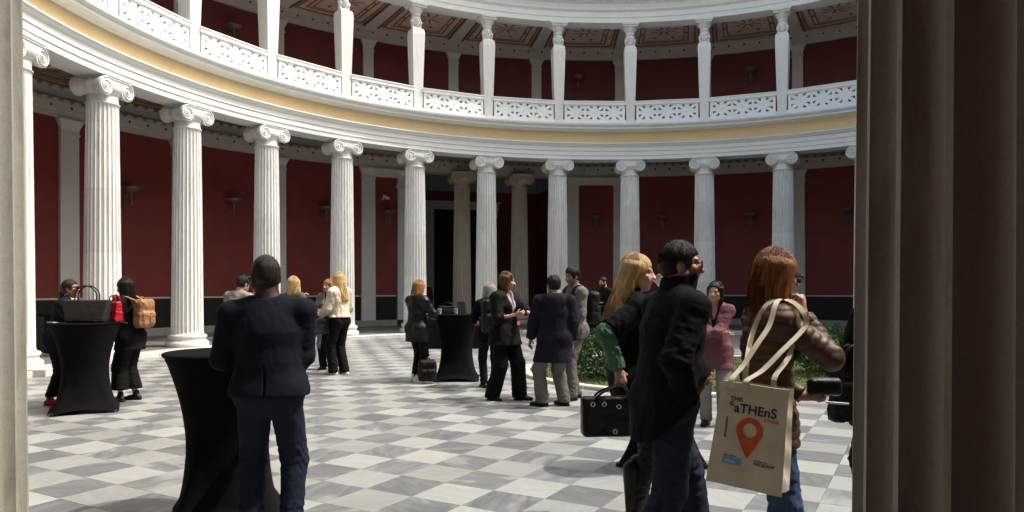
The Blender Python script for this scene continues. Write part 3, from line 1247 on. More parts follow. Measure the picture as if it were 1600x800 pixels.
spec_col = make_column('column', mat=M_col)
col_labels = ['fluted white column half hidden at the far left beside the near pillar',
              'sunlit fluted column behind the tan backpack, tallest whole column on the left',
              'sunlit fluted column with its base showing behind the near cocktail table',
              'sunlit fluted column rising behind the man in the navy jacket',
              'sunlit fluted column behind the woman in the cream jacket',
              'sunlit fluted column just left of the dark vestibule doorway',
              'white fluted column standing in front of the dark vestibule, between the brown ones',
              'shaded fluted column just right of the dark vestibule, behind the grey-jacketed man',
              'shaded fluted column rising behind the blonde woman',
              'shaded fluted column rising behind the man in black wearing sunglasses',
              'shaded fluted column rising above the auburn-haired woman with the canvas bag']
GC = 'ring of fluted ionic columns'
for th, lb in zip(TH, col_labels):
    p = pol(RC_, th, STEP)
    place_parts(spec_col, empty('ionic_column', p, -R(th), lb, 'column', GC))
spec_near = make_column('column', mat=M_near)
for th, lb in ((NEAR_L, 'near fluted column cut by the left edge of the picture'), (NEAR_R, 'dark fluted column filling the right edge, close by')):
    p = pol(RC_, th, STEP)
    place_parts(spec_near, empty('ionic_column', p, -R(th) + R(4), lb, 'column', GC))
# the neighbours just outside the picture
hid = [TH[0] - 12.8, TH[-1] + 11.68]
for k, th in enumerate(hid):
    p = pol(RC_, th, STEP)
    place_parts(spec_col, empty('ionic_column', p, -R(th), ['fluted column hidden behind the near left column', 'fluted column hidden behind the dark near right column'][k], 'column', GC))
# two older columns in the vestibule opening
spec_old = make_column('old_column', 6.07, .37, .305, M_oldcol)
for s, lb in ((-1, 'weathered brown column left in the vestibule opening'), (1, 'weathered brown column right in the vestibule opening')):
    a = R(AX)
    e1 = Vector((math.sin(a), math.cos(a), 0)); e2 = Vector((e1.y, -e1.x, 0))
    p = Vector((CX, CY, STEP)) + e1 * 16.15 + e2 * (s * 1.17)
    place_parts(spec_old, empty('brown_column', p, -a, lb, 'column', 'brown vestibule columns'))

# ------------------------------------------------------------------ pillars with women's heads on the gallery
def herm_parts():
    b = MB()
    w0, w1, d0, d1 = .145, .215, .17, .225
    b.box((0, 0, .07), (.40, .44, .14))
    b.box((0, 0, .155), (.36, .40, .03))
    b.hexa([(-w0, -d0, .17), (w0, -d0, .17), (w0, d0, .17), (-w0, d0, .17)], [(-w1, -d1, 2.55), (w1, -d1, 2.55), (w1, d1, 2.55), (-w1, d1, 2.55)])
    b.hexa([(-w1, -d1, 2.55), (w1, -d1, 2.55), (w1, d1, 2.55), (-w1, d1, 2.55)], [(-w1 * .93, -d1 * .9, 2.70), (w1 * .93, -d1 * .9, 2.70), (w1 * .93, d1 * .9, 2.70), (-w1 * .93, d1 * .9, 2.70)])
    b.hexa([(-w1 * .93, -d1 * .9, 2.70), (w1 * .93, -d1 * .9, 2.70), (w1 * .93, d1 * .9, 2.70), (-w1 * .93, d1 * .9, 2.70)], [(-.10, -.12, 2.78), (.10, -.12, 2.78), (.10, .13, 2.78), (-.10, .13, 2.78)])
    me = mesh('pillar_shaft', b.v, b.f); me.materials.append(M_herm)
    # head: faces -Y
    S = 1.62
    z0 = 2.975
    def q(x, y, z):
        return (x * S, -y * S, z0 + z * S)
    fs = [ELL(q(0, -.01, .03), (.080 * S, .095 * S, .10 * S)), ELL(q(0, .025, -.03), (.062 * S, .07 * S, .088 * S)), RCN(q(0, .03, -.05), q(0, .058, -.085), .045 * S, .026 * S),
          RCN(q(0, .092, .02), q(0, .108, -.022), .009 * S, .014 * S), RCN(q(-.035, .08, .03), q(.035, .08, .03), .012 * S, .012 * S), RCN(q(-.018, .085, -.055), q(.018, .085, -.055), .010 * S, .010 * S),
          RCN(q(0, -.015, -.06), q(0, -.01, -.2), .058 * S, .075 * S)]
    head = UNI(fs, .015)
    for s in (-1, 1):
        head = SUB(head, ELL(q(s * .033, .098, .010), (.018, .014, .012)), .01)
    hair = UNI([ELL(q(0, -.02, .045), (.105 * S, .115 * S, .085 * S)), ELL(q(-.09, .015, -.02), (.035 * S, .05 * S, .055 * S)), ELL(q(.09, .015, -.02), (.035 * S, .05 * S, .055 * S)),
                RCN(q(-.085, .01, -.05), q(-.075, .04, -.17), .028 * S, .02 * S), RCN(q(.085, .01, -.05), q(.075, .04, -.17), .028 * S, .02 * S), ELL(q(0, -.07, -.08), (.08 * S, .06 * S, .10 * S))], .02)
    hair = SUB(hair, ELL(q(0, .10, -.03), (.062 * S, .07 * S, .085 * S)), .012)
    hf = FOLD(hair, .006, 32, 5)
    vq = surface(lambda P: smin(head(P), hf(P), .006), (-.28, -.26, 2.70), (.28, .28, 3.24), .011)
    mh = np_mesh('pillar_head', [vq]); mh.materials.append(M_herm)
    c = MB()
    c.lathe([(.12, 3.12), (.15, 3.15), (.155, 3.18), (.14, 3.20), (.145, 3.23), (.19, 3.29), (.225, 3.36), (.23, 3.40)], 24)
    c.box((0, 0, 3.435), (.52, .52, .069)); c.box((0, 0, 3.504), (.60, .60, .069))
    mc = mesh('pillar_capital', c.v, c.f); mc.materials.append(M_herm)
    return me, mh, mc


hm = herm_parts()
herm_above = ['the far left half-hidden column', 'the tallest column on the left', 'the column with its base showing', 'the column behind the man in navy', 'the column behind the woman in cream',
              'the column left of the vestibule', 'the middle vestibule column', 'the column right of the vestibule', 'the column behind the blonde woman', 'the column behind the man in sunglasses', 'the column above the auburn-haired woman']
for i, th in enumerate(TH + [TH[-1] + 11.862]):
    p = pol(12.22, th, 7.207)
    lb = 'white marble pillar with a carved head, above ' + herm_above[i] if i < 11 else 'carved-head pillar hidden behind the dark near column'
    e = empty('herm_pillar', p, -R(th), lb, 'pillar', 'figure-headed pillars of the gallery')
    link_obj('pillar_shaft', hm[0], None, e)
    o = link_obj('carved_head', hm[1], None, e)
    link_obj('capital', hm[2], None, e)

# ------------------------------------------------------------------ pierced balustrade, three star panels to a bay
def star_mesh(w, h, t):
    b = MB()
    cs = [(w / 2, 0), (w / 2, h / 2), (0, h / 2), (-w / 2, h / 2), (-w / 2, 0), (-w / 2, -h / 2), (0, -h / 2), (w / 2, -h / 2)]
    for i in range(8):
        A, B, C_ = (0, 0), cs[i], cs[(i + 1) % 8]
        g = ((A[0] + B[0] + C_[0]) / 3, (A[1] + B[1] + C_[1]) / 3)
        g = (g[0] * 1.18, g[1] * 1.18)
        T = [A, B, C_]
        k = .37
        Hh = [(g[0] + (p[0] - g[0]) * k, g[1] + (p[1] - g[1]) * k) for p in T]
        V = [(p[0], -t / 2, p[1]) for p in T] + [(p[0], -t / 2, p[1]) for p in Hh] + [(p[0], t / 2, p[1]) for p in T] + [(p[0], t / 2, p[1]) for p in Hh]
        F = []
        for j in range(3):
            j2 = (j + 1) % 3
            F += [(j, j2, 3 + j2, 3 + j), (6 + j, 9 + j, 9 + j2, 6 + j2), (3 + j, 3 + j2, 9 + j2, 9 + j)]
        b.add(V, F)
    # raised boss in the middle
    P = [(0, -t / 2 - .012, 0)]
    for q_ in range(8):
        a = q_ * math.pi / 4
        P.append((.055 * math.cos(a), -t / 2, .055 * math.sin(a)))
    b.add(P, [(0, 1 + q_, 1 + (q_ + 1) % 8) for q_ in range(8)])
    me = mesh('star_panel', b.v, b.f)
    bm = bmesh.new(); bm.from_mesh(me); bmesh.ops.recalc_face_normals(bm, faces=bm.faces); bm.to_mesh(me); bm.free()
    me.materials.append(M_white)
    return me


CELL_W = .668
sm_ = star_mesh(CELL_W, .53, .09)
bay_names = ['left of the tallest column', 'right of the tallest left column', 'left of the pillar above the navy jacket', 'over the cream-jacketed woman', 'left of the vestibule', 'over the left half of the vestibule', 'over the right half of the vestibule', "left of the blonde woman's column", 'between the blonde woman and sunglasses man', 'over the auburn-haired woman', '']
for i in range(len(TH)):
    th = TH[i] + 11.862 / 2
    rr = 12.10 * math.cos(R(11.862 / 2))
    p = pol(rr, th, 7.207)
    L = 2 * 12.10 * math.sin(R(11.862 / 2)) - .40
    e = empty('balustrade', p, -R(th), ('pierced white balustrade bay ' + bay_names[i]) if bay_names[i] else 'pierced balustrade beyond the last pillar, cut off by the dark near column', 'balustrade', 'gallery balustrade bays')
    MB().box((0, 0, .075), (L + .1, .16, .15)).build('bottom_rail', M_white, e)
    t_ = MB(); t_.box((0, 0, .735), (L + .1, .17, .10)); t_.box((0, 0, .80), (L + .1, .21, .03)); t_.build('top_rail', M_white, e)
    for s in (-1, 1):
        MB().box((s * (L / 2 - (L - 3 * CELL_W) / 4), 0, .4175), ((L - 3 * CELL_W) / 2 + .0, .09, .535)).build('end_stile', M_white, e)
    for k in (-1, 0, 1):
        link_obj('star_panel', sm_, None, e, (k * CELL_W, 0, .4175))

# ------------------------------------------------------------------ wall lamps and cameras
def sconce(th, z, label):
    p = pol(RW - .002, th, z)
    e = empty('wall_lamp', p, -R(th), label, 'wall lamp', 'uplight wall lamps')
    b = MB(); b.lathe([(.04, -.36), (.05, -.33), (.035, -.28), (.03, -.1), (.045, -.05), (.05, -.02)], 14, (0, -.26, 0)); auto_smooth(b.build('stem', M_lamp, e))
    b = MB(); b.lathe([(.04, -.02), (.12, .01), (.20, .06), (.245, .13), (.25, .15), (.235, .15), (.19, .08), (.10, .035), (.02, .03)], 24, (0, -.26, 0)); auto_smooth(b.build('bowl', M_lamp, e))
    b = MB(); b.box((0, -.015, -.18), (.11, .03, .30)); b.tube([(0, 0, -.2), (0, -.14, -.24), (0, -.26, -.2)], .02, 8); b.build('bracket', M_lamp, e)
    return e


lows = [(1.5, 'behind the tan backpack, left of the column with its base showing'), (2.5, 'above the man in the grey top, on the red wall'), (3.5, 'on the red wall left of the cream-jacketed woman'),
        (6.72, 'on the narrow red panel right of the vestibule'), (7.5, 'on the red wall left of the man in sunglasses'), (8.5, 'on the red wall above the woman in pink'), (9.5, 'at the far right beside the dark near column')]
for (k, l) in lows:
    th = TH[1] + 11.862 * k
    sconce(th, 4.32, 'grey bowl-shaped wall lamp ' + l)
sconce(TH[1] + 11.862 * 4.22, 4.32, 'grey bowl-shaped wall lamp on the narrow red panel left of the vestibule')
for (k, l) in ((2.5, 'behind the balustrade above the navy-jacketed man'), (6.5, 'over the vestibule'), (8.5, 'above the man in sunglasses')):
    sconce(TH[1] + 11.862 * k, 10.0, 'small wall lamp of the upper gallery ' + l)


M_cctv = plain('white_camera_plastic', (0.62, 0.62, 0.60, 1), 0.4, 0.03, 5, 0)
for (k, z, lb) in ((4.33, 5.40, 'small white security camera high on the narrow red panel'), (4.17, 4.92, 'small white security camera just above the lamp left of the vestibule')):
    th = TH[1] + 11.862 * k
    e = empty('security_camera', pol(RW - .002, th, z), -R(th), lb, 'camera', 'security cameras')
    b = MB(); b.box((0, -.03, 0), (.07, .06, .07)); b.tube([(0, -.05, 0), (0, -.14, .03)], .018, 8); b.build('bracket', M_cctv, e)
    b = MB(); b.box((.07, -.2, .05), (.26, .10, .10), Matrix.Rotation(R(20), 3, 'Y')); b.build('housing', M_cctv, e)
    b = MB(); b.tube([(.19, -.2, .01), (.215, -.2, .0)], .035, 10); b.build('lens', M_dot, e)
# ------------------------------------------------------------------ figures
def cloth(name, col, rough=0.8, var=0.15, weave=160, sheen=0.0, bump=0.13, spec=0.12):
    if name in MATS:
        return MATS[name]
    t = NT(name)
    c = t.coord('Object')
    n1 = t.noise(c, 5, 5, 0.65)
    d = tuple(x * (1 - var) for x in col[:3]) + (1,)
    l = tuple(x * (1 + var) for x in col[:3]) + (1,)
    t.set(Base_Color=t.ramp(n1, [(0.3, d), (0.7, l)]), Roughness=rough)
    t.b.inputs['Specular IOR Level'].default_value = spec
    t.b.inputs['Sheen Weight'].default_value = sheen
    t.b.inputs['Sheen Roughness'].default_value = 0.6
    w = t.noise(c, weave, 2, 0.5)
    cr = t.noise(t.mapping(c, (1, 1, 0.6)), 22, 4, 0.6, 0.8)
    t.bump(t.math('ADD', t.math('MULTIPLY', w, 0.2), cr), bump, 0.012)
    MATS[name] = t.m
    return t.m


def leather(name, col, rough=0.38, bump=.22):
    if name in MATS:
        return MATS[name]
    t = NT(name)
    c = t.coord('Object')
    n1 = t.noise(c, 7, 5, 0.65)
    d = tuple(x * .7 for x in col[:3]) + (1,)
    l = tuple(x * 1.3 for x in col[:3]) + (1,)
    t.set(Base_Color=t.ramp(n1, [(0.3, d), (0.7, l)]))
    t.link(t.ramp(t.noise(c, 20, 3), [(0.3, rough - .08), (0.7, rough + .12)]), t.b.inputs['Roughness'])
    t.b.inputs['Specular IOR Level'].default_value = .3
    t.bump(t.math('ADD', t.math('MULTIPLY', t.noise(c, 180, 2), 0.25), t.noise(c, 26, 4, 0.6, 0.8)), bump, 0.01)
    MATS[name] = t.m
    return t.m


def hairmat(name, col, hi):
    if name in MATS:
        return MATS[name]
    t = NT(name)
    c = t.coord('Object')
    s = t.noise(t.mapping(c, (60, 60, 5)), 1.6, 4, 0.7, 0.5)
    b = t.noise(c, 9, 3, 0.6)
    colr = t.mix(t.ramp(b, [(0.35, 0.0), (0.7, 0.6)]), t.ramp(s, [(0.3, col), (0.75, hi)]), hi)
    t.set(Base_Color=colr, Roughness=0.42)
    t.b.inputs['Specular IOR Level'].default_value = 0.25
    t.bump(s, 0.8, 0.015)
    MATS[name] = t.m
    return t.m


def skin_mat():
    t = NT('skin')
    at = t.new('ShaderNodeAttribute', attribute_name='tone')
    c = t.coord('Object')
    n = t.noise(c, 30, 4, 0.6)
    col = t.mix(t.ramp(n, [(0.4, 0.0), (0.75, 0.22)]), at.outputs['Color'], (0.35, 0.10, 0.07, 1))
    t.set(Base_Color=col, Roughness=0.5)
    t.b.inputs['Subsurface Weight'].default_value = 0.08
    t.b.inputs['Subsurface Radius'].default_value = (0.01, 0.004, 0.002)
    t.bump(t.noise(c, 220, 2), 0.08, 0.002)
    return t.m


M_skin = skin_mat()
SKIN = {'light': (0.50, 0.29, 0.21), 'fair': (0.58, 0.36, 0.27), 'tan': (0.36, 0.18, 0.115), 'dark': (0.030, 0.016, 0.011)}


def norm(v):
    v = np.asarray(v, float)
    return v / (np.linalg.norm(v) + 1e-9)


def ik(a, t, l1, l2, hint):
    a, t = np.asarray(a, float), np.asarray(t, float)
    d = t - a
    L = np.linalg.norm(d)
    L2 = min(L, (l1 + l2) * .995)
    dn = d / (L + 1e-9)
    t = a + dn * L2
    x = (l1 * l1 - l2 * l2 + L2 * L2) / (2 * L2)
    h = math.sqrt(max(0, l1 * l1 - x * x))
    hv = np.asarray(hint, float)
    hv = hv - dn * (hv @ dn)
    hv = norm(hv)
    return a + dn * x + hv * h, t


def hand_prims(w, d, pn, side, k, curl, spread=1.0):
    """palm and five fingers. w wrist, d pointing direction, pn palm normal, side +1 right hand / -1 left"""
    d = norm(d); pn = norm(np.asarray(pn) - d * (np.asarray(pn) @ d)); s = np.cross(d, pn) * side      # s points to the thumb side
    fs = [RCN(w, w + d * .085 * k, .027 * k, .036 * k, e=pn, q=2.0), RCN(w + d * .05 * k + s * .022 * k, w + d * .085 * k + s * .028 * k, .017 * k, .014 * k), RCN(w - d * .03 * k, w + d * .02 * k, .026 * k, .025 * k, e=pn, q=1.3)]
    fin = []
    for (o, l) in ((.032, .070), (.011, .080), (-.010, .074), (-.030, .058)):
        b0 = w + d * (.085 - .2 * abs(o - .005)) * k + s * o * k
        c = 0.25 + 1.0 * curl
        dd = norm(d * math.cos(c * .55) + pn * math.sin(c * .55) + s * o * 2.2 * spread)
        p1 = b0 + dd * l * .48 * k
        dd2 = norm(d * math.cos(c * 1.35) + pn * math.sin(c * 1.35) + s * o * 1.2)
        p2 = p1 + dd2 * l * .32 * k
        dd3 = norm(d * math.cos(c * 1.9) + pn * math.sin(c * 1.9))
        p3 = p2 + dd3 * l * .24 * k
        fin += [RCN(b0, p1, .0098 * k, .0088 * k), RCN(p1, p2, .0088 * k, .008 * k), RCN(p2, p3, .008 * k, .0068 * k)]
    t0 = w + d * .025 * k + s * .026 * k
    t1 = t0 + norm(s * .8 + d * .75 + pn * (.35 + .3 * curl)) * .042 * k
    t2 = t1 + norm(s * .25 + d * .95 + pn * (.3 + .7 * curl)) * .034 * k
    fin += [RCN(t0, t1, .014 * k, .0105 * k), RCN(t1, t2, .0105 * k, .008 * k)]
    palm = UNI(fs, .014)
    fing = UNI(fin, .003)
    return lambda P: smin(palm(P), fing(P), .008)


RES = {'near': dict(body=.016, head=.0050, hand=.0048, cloth=.0085, hair=.0058, shoe=.009),
       'mid': dict(body=.026, head=.0082, hand=.0070, cloth=.0130, hair=.0100, shoe=.012),
       'far': dict(body=.03, head=.0120, hand=.010, cloth=.021, hair=.016, shoe=.016)}
_seed = [10]
MATB = {}


def bbox(pts, pad):
    p = np.array(pts)
    return p.min(0) - pad, p.max(0) + pad


def person(label, loc, heading, H=1.70, sex='f', bulk=1.0, lean=0, side=0, twist=0, head=(0, 0, 0), feet=None, hands=None, elbows=None, palms=None, curl=(.45, .45), pelvis=(0, 0, 0),
           skin='light', hair=None, top=None, pants=None, shoes=None, glasses=None, tier='mid', beard=0, head_k=1.0, inner=None, group=None, cat='person', z=0.0, extra=None):
    rs = RES[tier]
    _seed[0] += 1
    sd = _seed[0]
    k = H / 1.75
    male = sex == 'm'
    root = empty('person', (loc[0], loc[1], z), R(heading), label, cat, group)
    fwd0 = np.array([0, 1., 0])
    P0 = np.array([0, 0, .95]) + np.array(pelvis)
    la, sa, ta = R(lean), R(side), R(twist)
    u = norm([math.sin(sa), math.sin(la), math.cos(la) * math.cos(sa)])
    r = norm(np.array([math.cos(ta), math.sin(ta), 0]) - u * (u @ np.array([math.cos(ta), math.sin(ta), 0])))
    fw = np.cross(u, r)
    sw = .185 * (1 + (bulk - 1) * .7) if male else .162 * (1 + (bulk - 1) * .7)
    waist = P0 + u * .13
    chest = P0 + u * .34
    neck = P0 + u * .535
    sh = {s: P0 + u * .465 + r * (sg * sw) for s, sg in (('R', 1), ('L', -1))}
    # head frame
    hy, hp, hr = [R(a) for a in head]
    hf = fw * math.cos(hy) + (-r) * math.sin(hy)
    hri = r * math.cos(hy) + fw * math.sin(hy)
    hu = u * .4 + np.array([0, 0, .6]); hu = norm(hu)
    hf = norm(hf - hu * (hf @ hu))
    hri = np.cross(hf, hu)
    hf, hu = hf * math.cos(hp) + hu * math.sin(hp), hu * math.cos(hp) - hf * math.sin(hp)
    hri, hu = hri * math.cos(hr) + hu * math.sin(hr), hu * math.cos(hr) - hri * math.sin(hr)
    hk = head_k * (1.0 if male else .965) / k * (k ** .5)
    hc = neck + hu * .15 + hf * .025
    HM = np.stack([hri, hf, hu], 1)

    def hq(x, y, zz):
        return hc + HM @ (np.array([x, y, zz]) * hk)
    # limbs
    feet = feet or ((-.10, .0, 8), (.10, .02, -8))
    hip, knee, ank = {}, {}, {}
    for s, sg, ft in (('L', -1, feet[0]), ('R', 1, feet[1])):
        hip[s] = P0 + np.array([sg * .088, 0, -.035])
        a = np.array([ft[0], ft[1], .085 + (ft[3] if len(ft) > 3 else 0)])
        yw = R(ft[2])
        tdir = np.array([-math.sin(yw), math.cos(yw), 0])
        knee[s], ank[s] = ik(hip[s], a, .435, .42, tdir)
    hands = hands or {}
    elb, wri, hd = {}, {}, {}
    for s, sg in (('L', -1), ('R', 1)):
        t = hands.get(s)
        if t is None:
            t = sh[s] + r * (sg * .05) + fw * .05 - np.array([0, 0, .525])
        hint = (elbows or {}).get(s, tuple(r * sg * .55 - fw * .8 - np.array([0, 0, .4])))
        elb[s], wri[s] = ik(sh[s], t, .285, .25, hint)
        hd[s] = norm(wri[s] - elb[s])
    b = bulk
    parts = []

    def world_scale(vq):
        return (vq[0] * k, vq[1])

    # ---- skin: head and neck, hands, under-body
    sk = [ELL(hq(0, -.012, .03), np.array((.0765, .096, .098)) * hk, HM), ELL(hq(0, .028, -.025), np.array((.0625, .068, .086)) * hk, HM),
          RCN(hq(0, .025, -.055), hq(0, .058, -.088), .047 * hk, (.030 if male else .025) * hk), RCN(hq(-.04, .01, -.05), hq(.04, .01, -.05), .038 * hk, .038 * hk),
          RCN(hq(0, .090, .018), hq(0, .110, -.024), .0085 * hk, .0135 * hk), RCN(hq(-.036, .078, .030), hq(.036, .078, .030), .0125 * hk, .0125 * hk),
          RCN(hq(-.019, .085, -.054), hq(.019, .085, -.054), .0085 * hk, .0085 * hk), RCN(hq(-.013, .105, -.026), hq(.013, .105, -.026), .0085 * hk, .0085 * hk),
          RCN(hq(-.045, .062, -.015), hq(-.03, .07, -.03), .018 * hk, .018 * hk), RCN(hq(.045, .062, -.015), hq(.03, .07, -.03), .018 * hk, .018 * hk)]
    nr = (.060 if male else .048) * (1 + (b - 1) * .8)
    sk.append(RCN(hq(0, -.022, -.05), neck - u * .03, nr * .97, nr * 1.06))
    sk.append(RCN(neck - u * .02, chest + u * .1, nr * 1.3, .09, e=fw, q=1.3))
    hf_ = UNI(sk, .016)
    for sg in (-1, 1):
        hf_ = SUB(hf_, ELL(hq(sg * .034, .099, .010), np.array((.019, .012, .0105)) * hk, HM), .010)
    ears = UNI([ELL(hq(sg * .079, -.006, -.004), np.array((.010, .021, .032)) * hk, HM) for sg in (-1, 1)], .004)
    hf2 = lambda P: smin(hf_(P), ears(P), .008)
    lo, hi = bbox([hq(0, 0, 0)], .16 * hk)
    lo[2] = min(lo[2], (neck - u * .1)[2])
    vq = surface(hf2, lo, hi, rs['head'])
    hv = vq[0]
    parts.append(world_scale(vq))
    base = np.array(SKIN[skin])
    loc_ = (hv - hc) @ HM / hk
    tone = np.tile(np.append(base, 1.0), (len(hv), 1))

    def blend(mask, c):
        m = np.clip(mask, 0, 1)[:, None]
        tone[:, :3] = tone[:, :3] * (1 - m) + np.array(c) * m
    x_, y_, z_ = loc_.T
    front = np.clip((y_ - .05) / .02, 0, 1)
    lipc = (0.40, .10, .09) if not male else base * np.array((.85, .62, .6))
    if skin == 'dark':
        lipc = base * .9
    blend(front * np.clip(1.6 - np.hypot(x_ / .022, (z_ + .055) / .0085), 0, 1), lipc)
    cheek = front * np.clip(1.3 - np.hypot((np.abs(x_) - .042) / .025, (z_ + .025) / .022), 0, 1) * .35
    blend(cheek, base * np.array((1.08, .78, .75)))
    eye = np.clip(1.5 - np.hypot((np.abs(x_) - .033) / .014, (z_ - .009) / .0058), 0, 1) * front
    blend(eye, (.55, .5, .47) if skin != 'dark' else (.3, .27, .25))
    iris = np.clip(1.6 - np.hypot((np.abs(x_) - .033) / .0062, (z_ - .009) / .0062), 0, 1) * front
    blend(iris, (.02, .014, .01))
    lash = np.clip(1.5 - np.hypot((np.abs(x_) - .033) / .018, (z_ - .0155) / .003), 0, 1) * front
    blend(lash * .9, (.03, .02, .015))
    brow = np.clip(1.5 - np.hypot((np.abs(x_) - .035) / .021, (z_ - .033 + .12 * (np.abs(x_) - .035)) / .0048), 0, 1) * front
    blend(brow * .85, (.04, .022, .014))
    if beard:
        jaw = np.clip((-.028 - z_) / .02, 0, 1) * np.clip((y_ + .03) / .03, 0, 1) * np.clip((z_ + .125) / .02, 0, 1)
        mous = np.clip(1.4 - np.hypot(x_ / .03, (z_ + .040) / .008), 0, 1) * front
        lipm = np.clip(1.5 - np.hypot(x_ / .02, (z_ + .055) / .007), 0, 1)
        blend(np.maximum(jaw, mous) * (1 - lipm) * beard, (.035, .024, .018))
    tones = [tone]
    for s, sg in (('L', -1), ('R', 1)):
        pn = (palms or {}).get(s, tuple(-r * sg * .9 + fw * .1 if hands.get(s) is None else np.array([0, 0, -1.]) - r * sg * .5))
        cu = curl[0] if s == 'L' else curl[1]
        dv = hd[s]
        if palms and (s + 'd') in palms:
            dv = norm(palms[s + 'd'])
        hp_ = hand_prims(wri[s], dv, pn, sg, 1.0 if male else .92, cu)
        lo, hi = bbox([wri[s] - dv * .03, wri[s] + dv * .1], .115)
        vq = surface(hp_, lo, hi, rs['hand'])
        parts.append(world_scale(vq))
        tones.append(np.tile(np.append(base * np.array((1.0, .93, .9)), 1.0), (len(vq[0]), 1)))
    # continuous under-body (arms, trunk, legs)
    bp = [RCN(P0, waist, .125 * b, .115 * b, e=fw, q=1.35), RCN(waist, chest, .115 * b, .125 * b, e=fw, q=1.35), RCN(chest, neck - u * .06, .12 * b, .06, e=fw, q=1.4), RCN(sh['L'], sh['R'], .045, .045), RCN(chest + u * .08, neck + hu * .06, .05, nr * .92)]
    pts = [P0, chest, neck + u * .1]
    for s in 'LR':
        bp += [RCN(sh[s], elb[s], .042, .036), RCN(elb[s], wri[s] - hd[s] * .005, .036, .0245), RCN(hip[s], knee[s], .075, .05), RCN(knee[s], ank[s], .048, .034), RCN(ank[s], ank[s] + np.array([0, 0, -.03]), .034, .036)]
        pts += [elb[s], wri[s], ank[s], sh[s], knee[s]]
    lo, hi = bbox(pts, .12)
    lo[2] = .03
    vq = surface(UNI(bp, .03), lo, hi, rs['body'])
    parts.append(world_scale(vq))
    tones.append(np.tile(np.append(base, 1.0), (len(vq[0]), 1)))
    me = np_mesh('person_body', parts)
    at = me.attributes.new('tone', 'FLOAT_COLOR', 'POINT')
    at.data.foreach_set('color', np.concatenate(tones).astype(np.float32).ravel())
    me.materials.append(M_skin)
    link_obj('body', me, None, root)

    # ---- trousers
    if pants:
        o = pants.get('off', .012)
        wl = pants.get('wide', 0.0)
        fs = [RCN(hip['L'] + (0, 0, .03), hip['R'] + (0, 0, .03), .098 * b + o, .098 * b + o, e=fw, q=1.08), RCN(P0 + u * .0, P0 + u * .08, .135 * b + o, .130 * b + o, e=fw, q=1.32)]
        for s in 'LR':
            fs.append(ELL(hip[s] - fw * .045 + np.array([0, 0, .0]), (.085 * b + o, .075 + o, .095 + o)))
        legs = []
        for s in 'LR':
            aa = ank[s] + np.array([0, 0, -.03])
            legs.append([RCN(hip[s], knee[s], .088 * (.5 + .5 * b) + o, .060 * (.5 + .5 * b) + o + wl * .45), RCN(knee[s], aa, .060 * (.5 + .5 * b) + o + wl * .45, .042 + o + wl, quilt=None)])
        tr = UNI(fs, .04)
        cf = pants.get('crease', .010)
        lg = [RIDGE(RIDGE(UNI(q_, .02), hip[s_], ank[s_], cf, 17, sd + 31 + i_, 1.0, knee[s_]), hip[s_], ank[s_], cf * .8, 20, sd + 51 + i_, 2.2, ank[s_] + np.array([0, 0, .08])) if cf else UNI(q_, .02) for i_, (s_, q_) in enumerate(zip('LR', legs))]
        both = lambda P: np.minimum(lg[0](P), lg[1](P))
        f = lambda P: smin(tr(P), both(P), .035)
        f = FOLD(f, pants.get('fold', .0045), 15, sd, .8)
        # bunching above the hem and behind the knee
        kz = (knee['L'][2] + knee['R'][2]) / 2
        f_0 = f
        f = lambda P: f_0(P) + .0045 * np.sin(P[:, 2] * 95 + 5 * np.sin(P[:, 0] * 30 + P[:, 1] * 22)) * (np.exp(-((P[:, 2] - .17) / .09) ** 2) + .7 * np.exp(-((P[:, 2] - kz) / .1) ** 2))
        f = CUT(f, (0, 0, pants.get('hem', .05)), (0, 0, -1))
        f = CUT(f, P0 + u * .10, u)
        lo, hi = bbox([hip['L'], hip['R'], knee['L'], knee['R'], ank['L'], ank['R'], P0 + u * .1], .2)
        lo[2] = .01
        hi[2] = P0[2] + .14
        me = np_mesh('trousers', [world_scale(surface(f, lo, hi, rs['cloth']))])
        link_obj(pants.get('name', 'trousers'), me, pants['mat'], root)
    # ---- shoes
    if shoes:
        heel = shoes.get('heel', 0)
        for s, ft in (('L', feet[0]), ('R', feet[1])):
            yw = R(ft[2])
            td = np.array([-math.sin(yw), math.cos(yw), 0])
            sd_ = np.array([td[1], -td[0], 0])
            a = ank[s] * np.array([1, 1, 0])
            zf = ank[s][2] - .085
            up = np.array([0, 0, 1.])
            fs = [RCN(a - td * .045 + up * (.042 + zf + heel), a + td * .07 + up * (.040 + zf), .040, .043, e=up, q=1.1), RCN(a + td * .07 + up * (.034 + zf), a + td * .165 + up * (.028 + zf), .044, .030, e=up, q=1.35),
                  RCN(a + up * (.08 + zf), a - td * .01 + up * (.11 + zf + shoes.get('tall', 0)), .044, .042 + shoes.get('tall', 0) * .05)]
            f = UNI(fs, .02)
            sole = RCN(a - td * .05 + up * (.012 + zf), a + td * .16 + up * (.012 + zf), .044, .038, e=up, q=2.6)
            f1 = f
            f = lambda P, f1=f1, sole=sole: np.minimum(f1(P), sole(P))
            if heel:
                hl = RCN(a - td * .05 + up * .03, a - td * .05 + up * .0, .022, .016)
                f2 = f
                f = lambda P, f2=f2, hl=hl: np.minimum(f2(P), hl(P))
            f = CUT(f, (0, 0, .002 + max(0, zf * .7)), (0, 0, -1), .002)
            lo, hi = bbox([a, a + td * .2 + up * (.12 + shoes.get('tall', 0)), a - td * .1], .075)
            me = np_mesh('shoe', [world_scale(surface(f, lo, hi, rs['shoe']))])
            link_obj(shoes.get('name', 'shoe'), me, shoes['mat'], root)

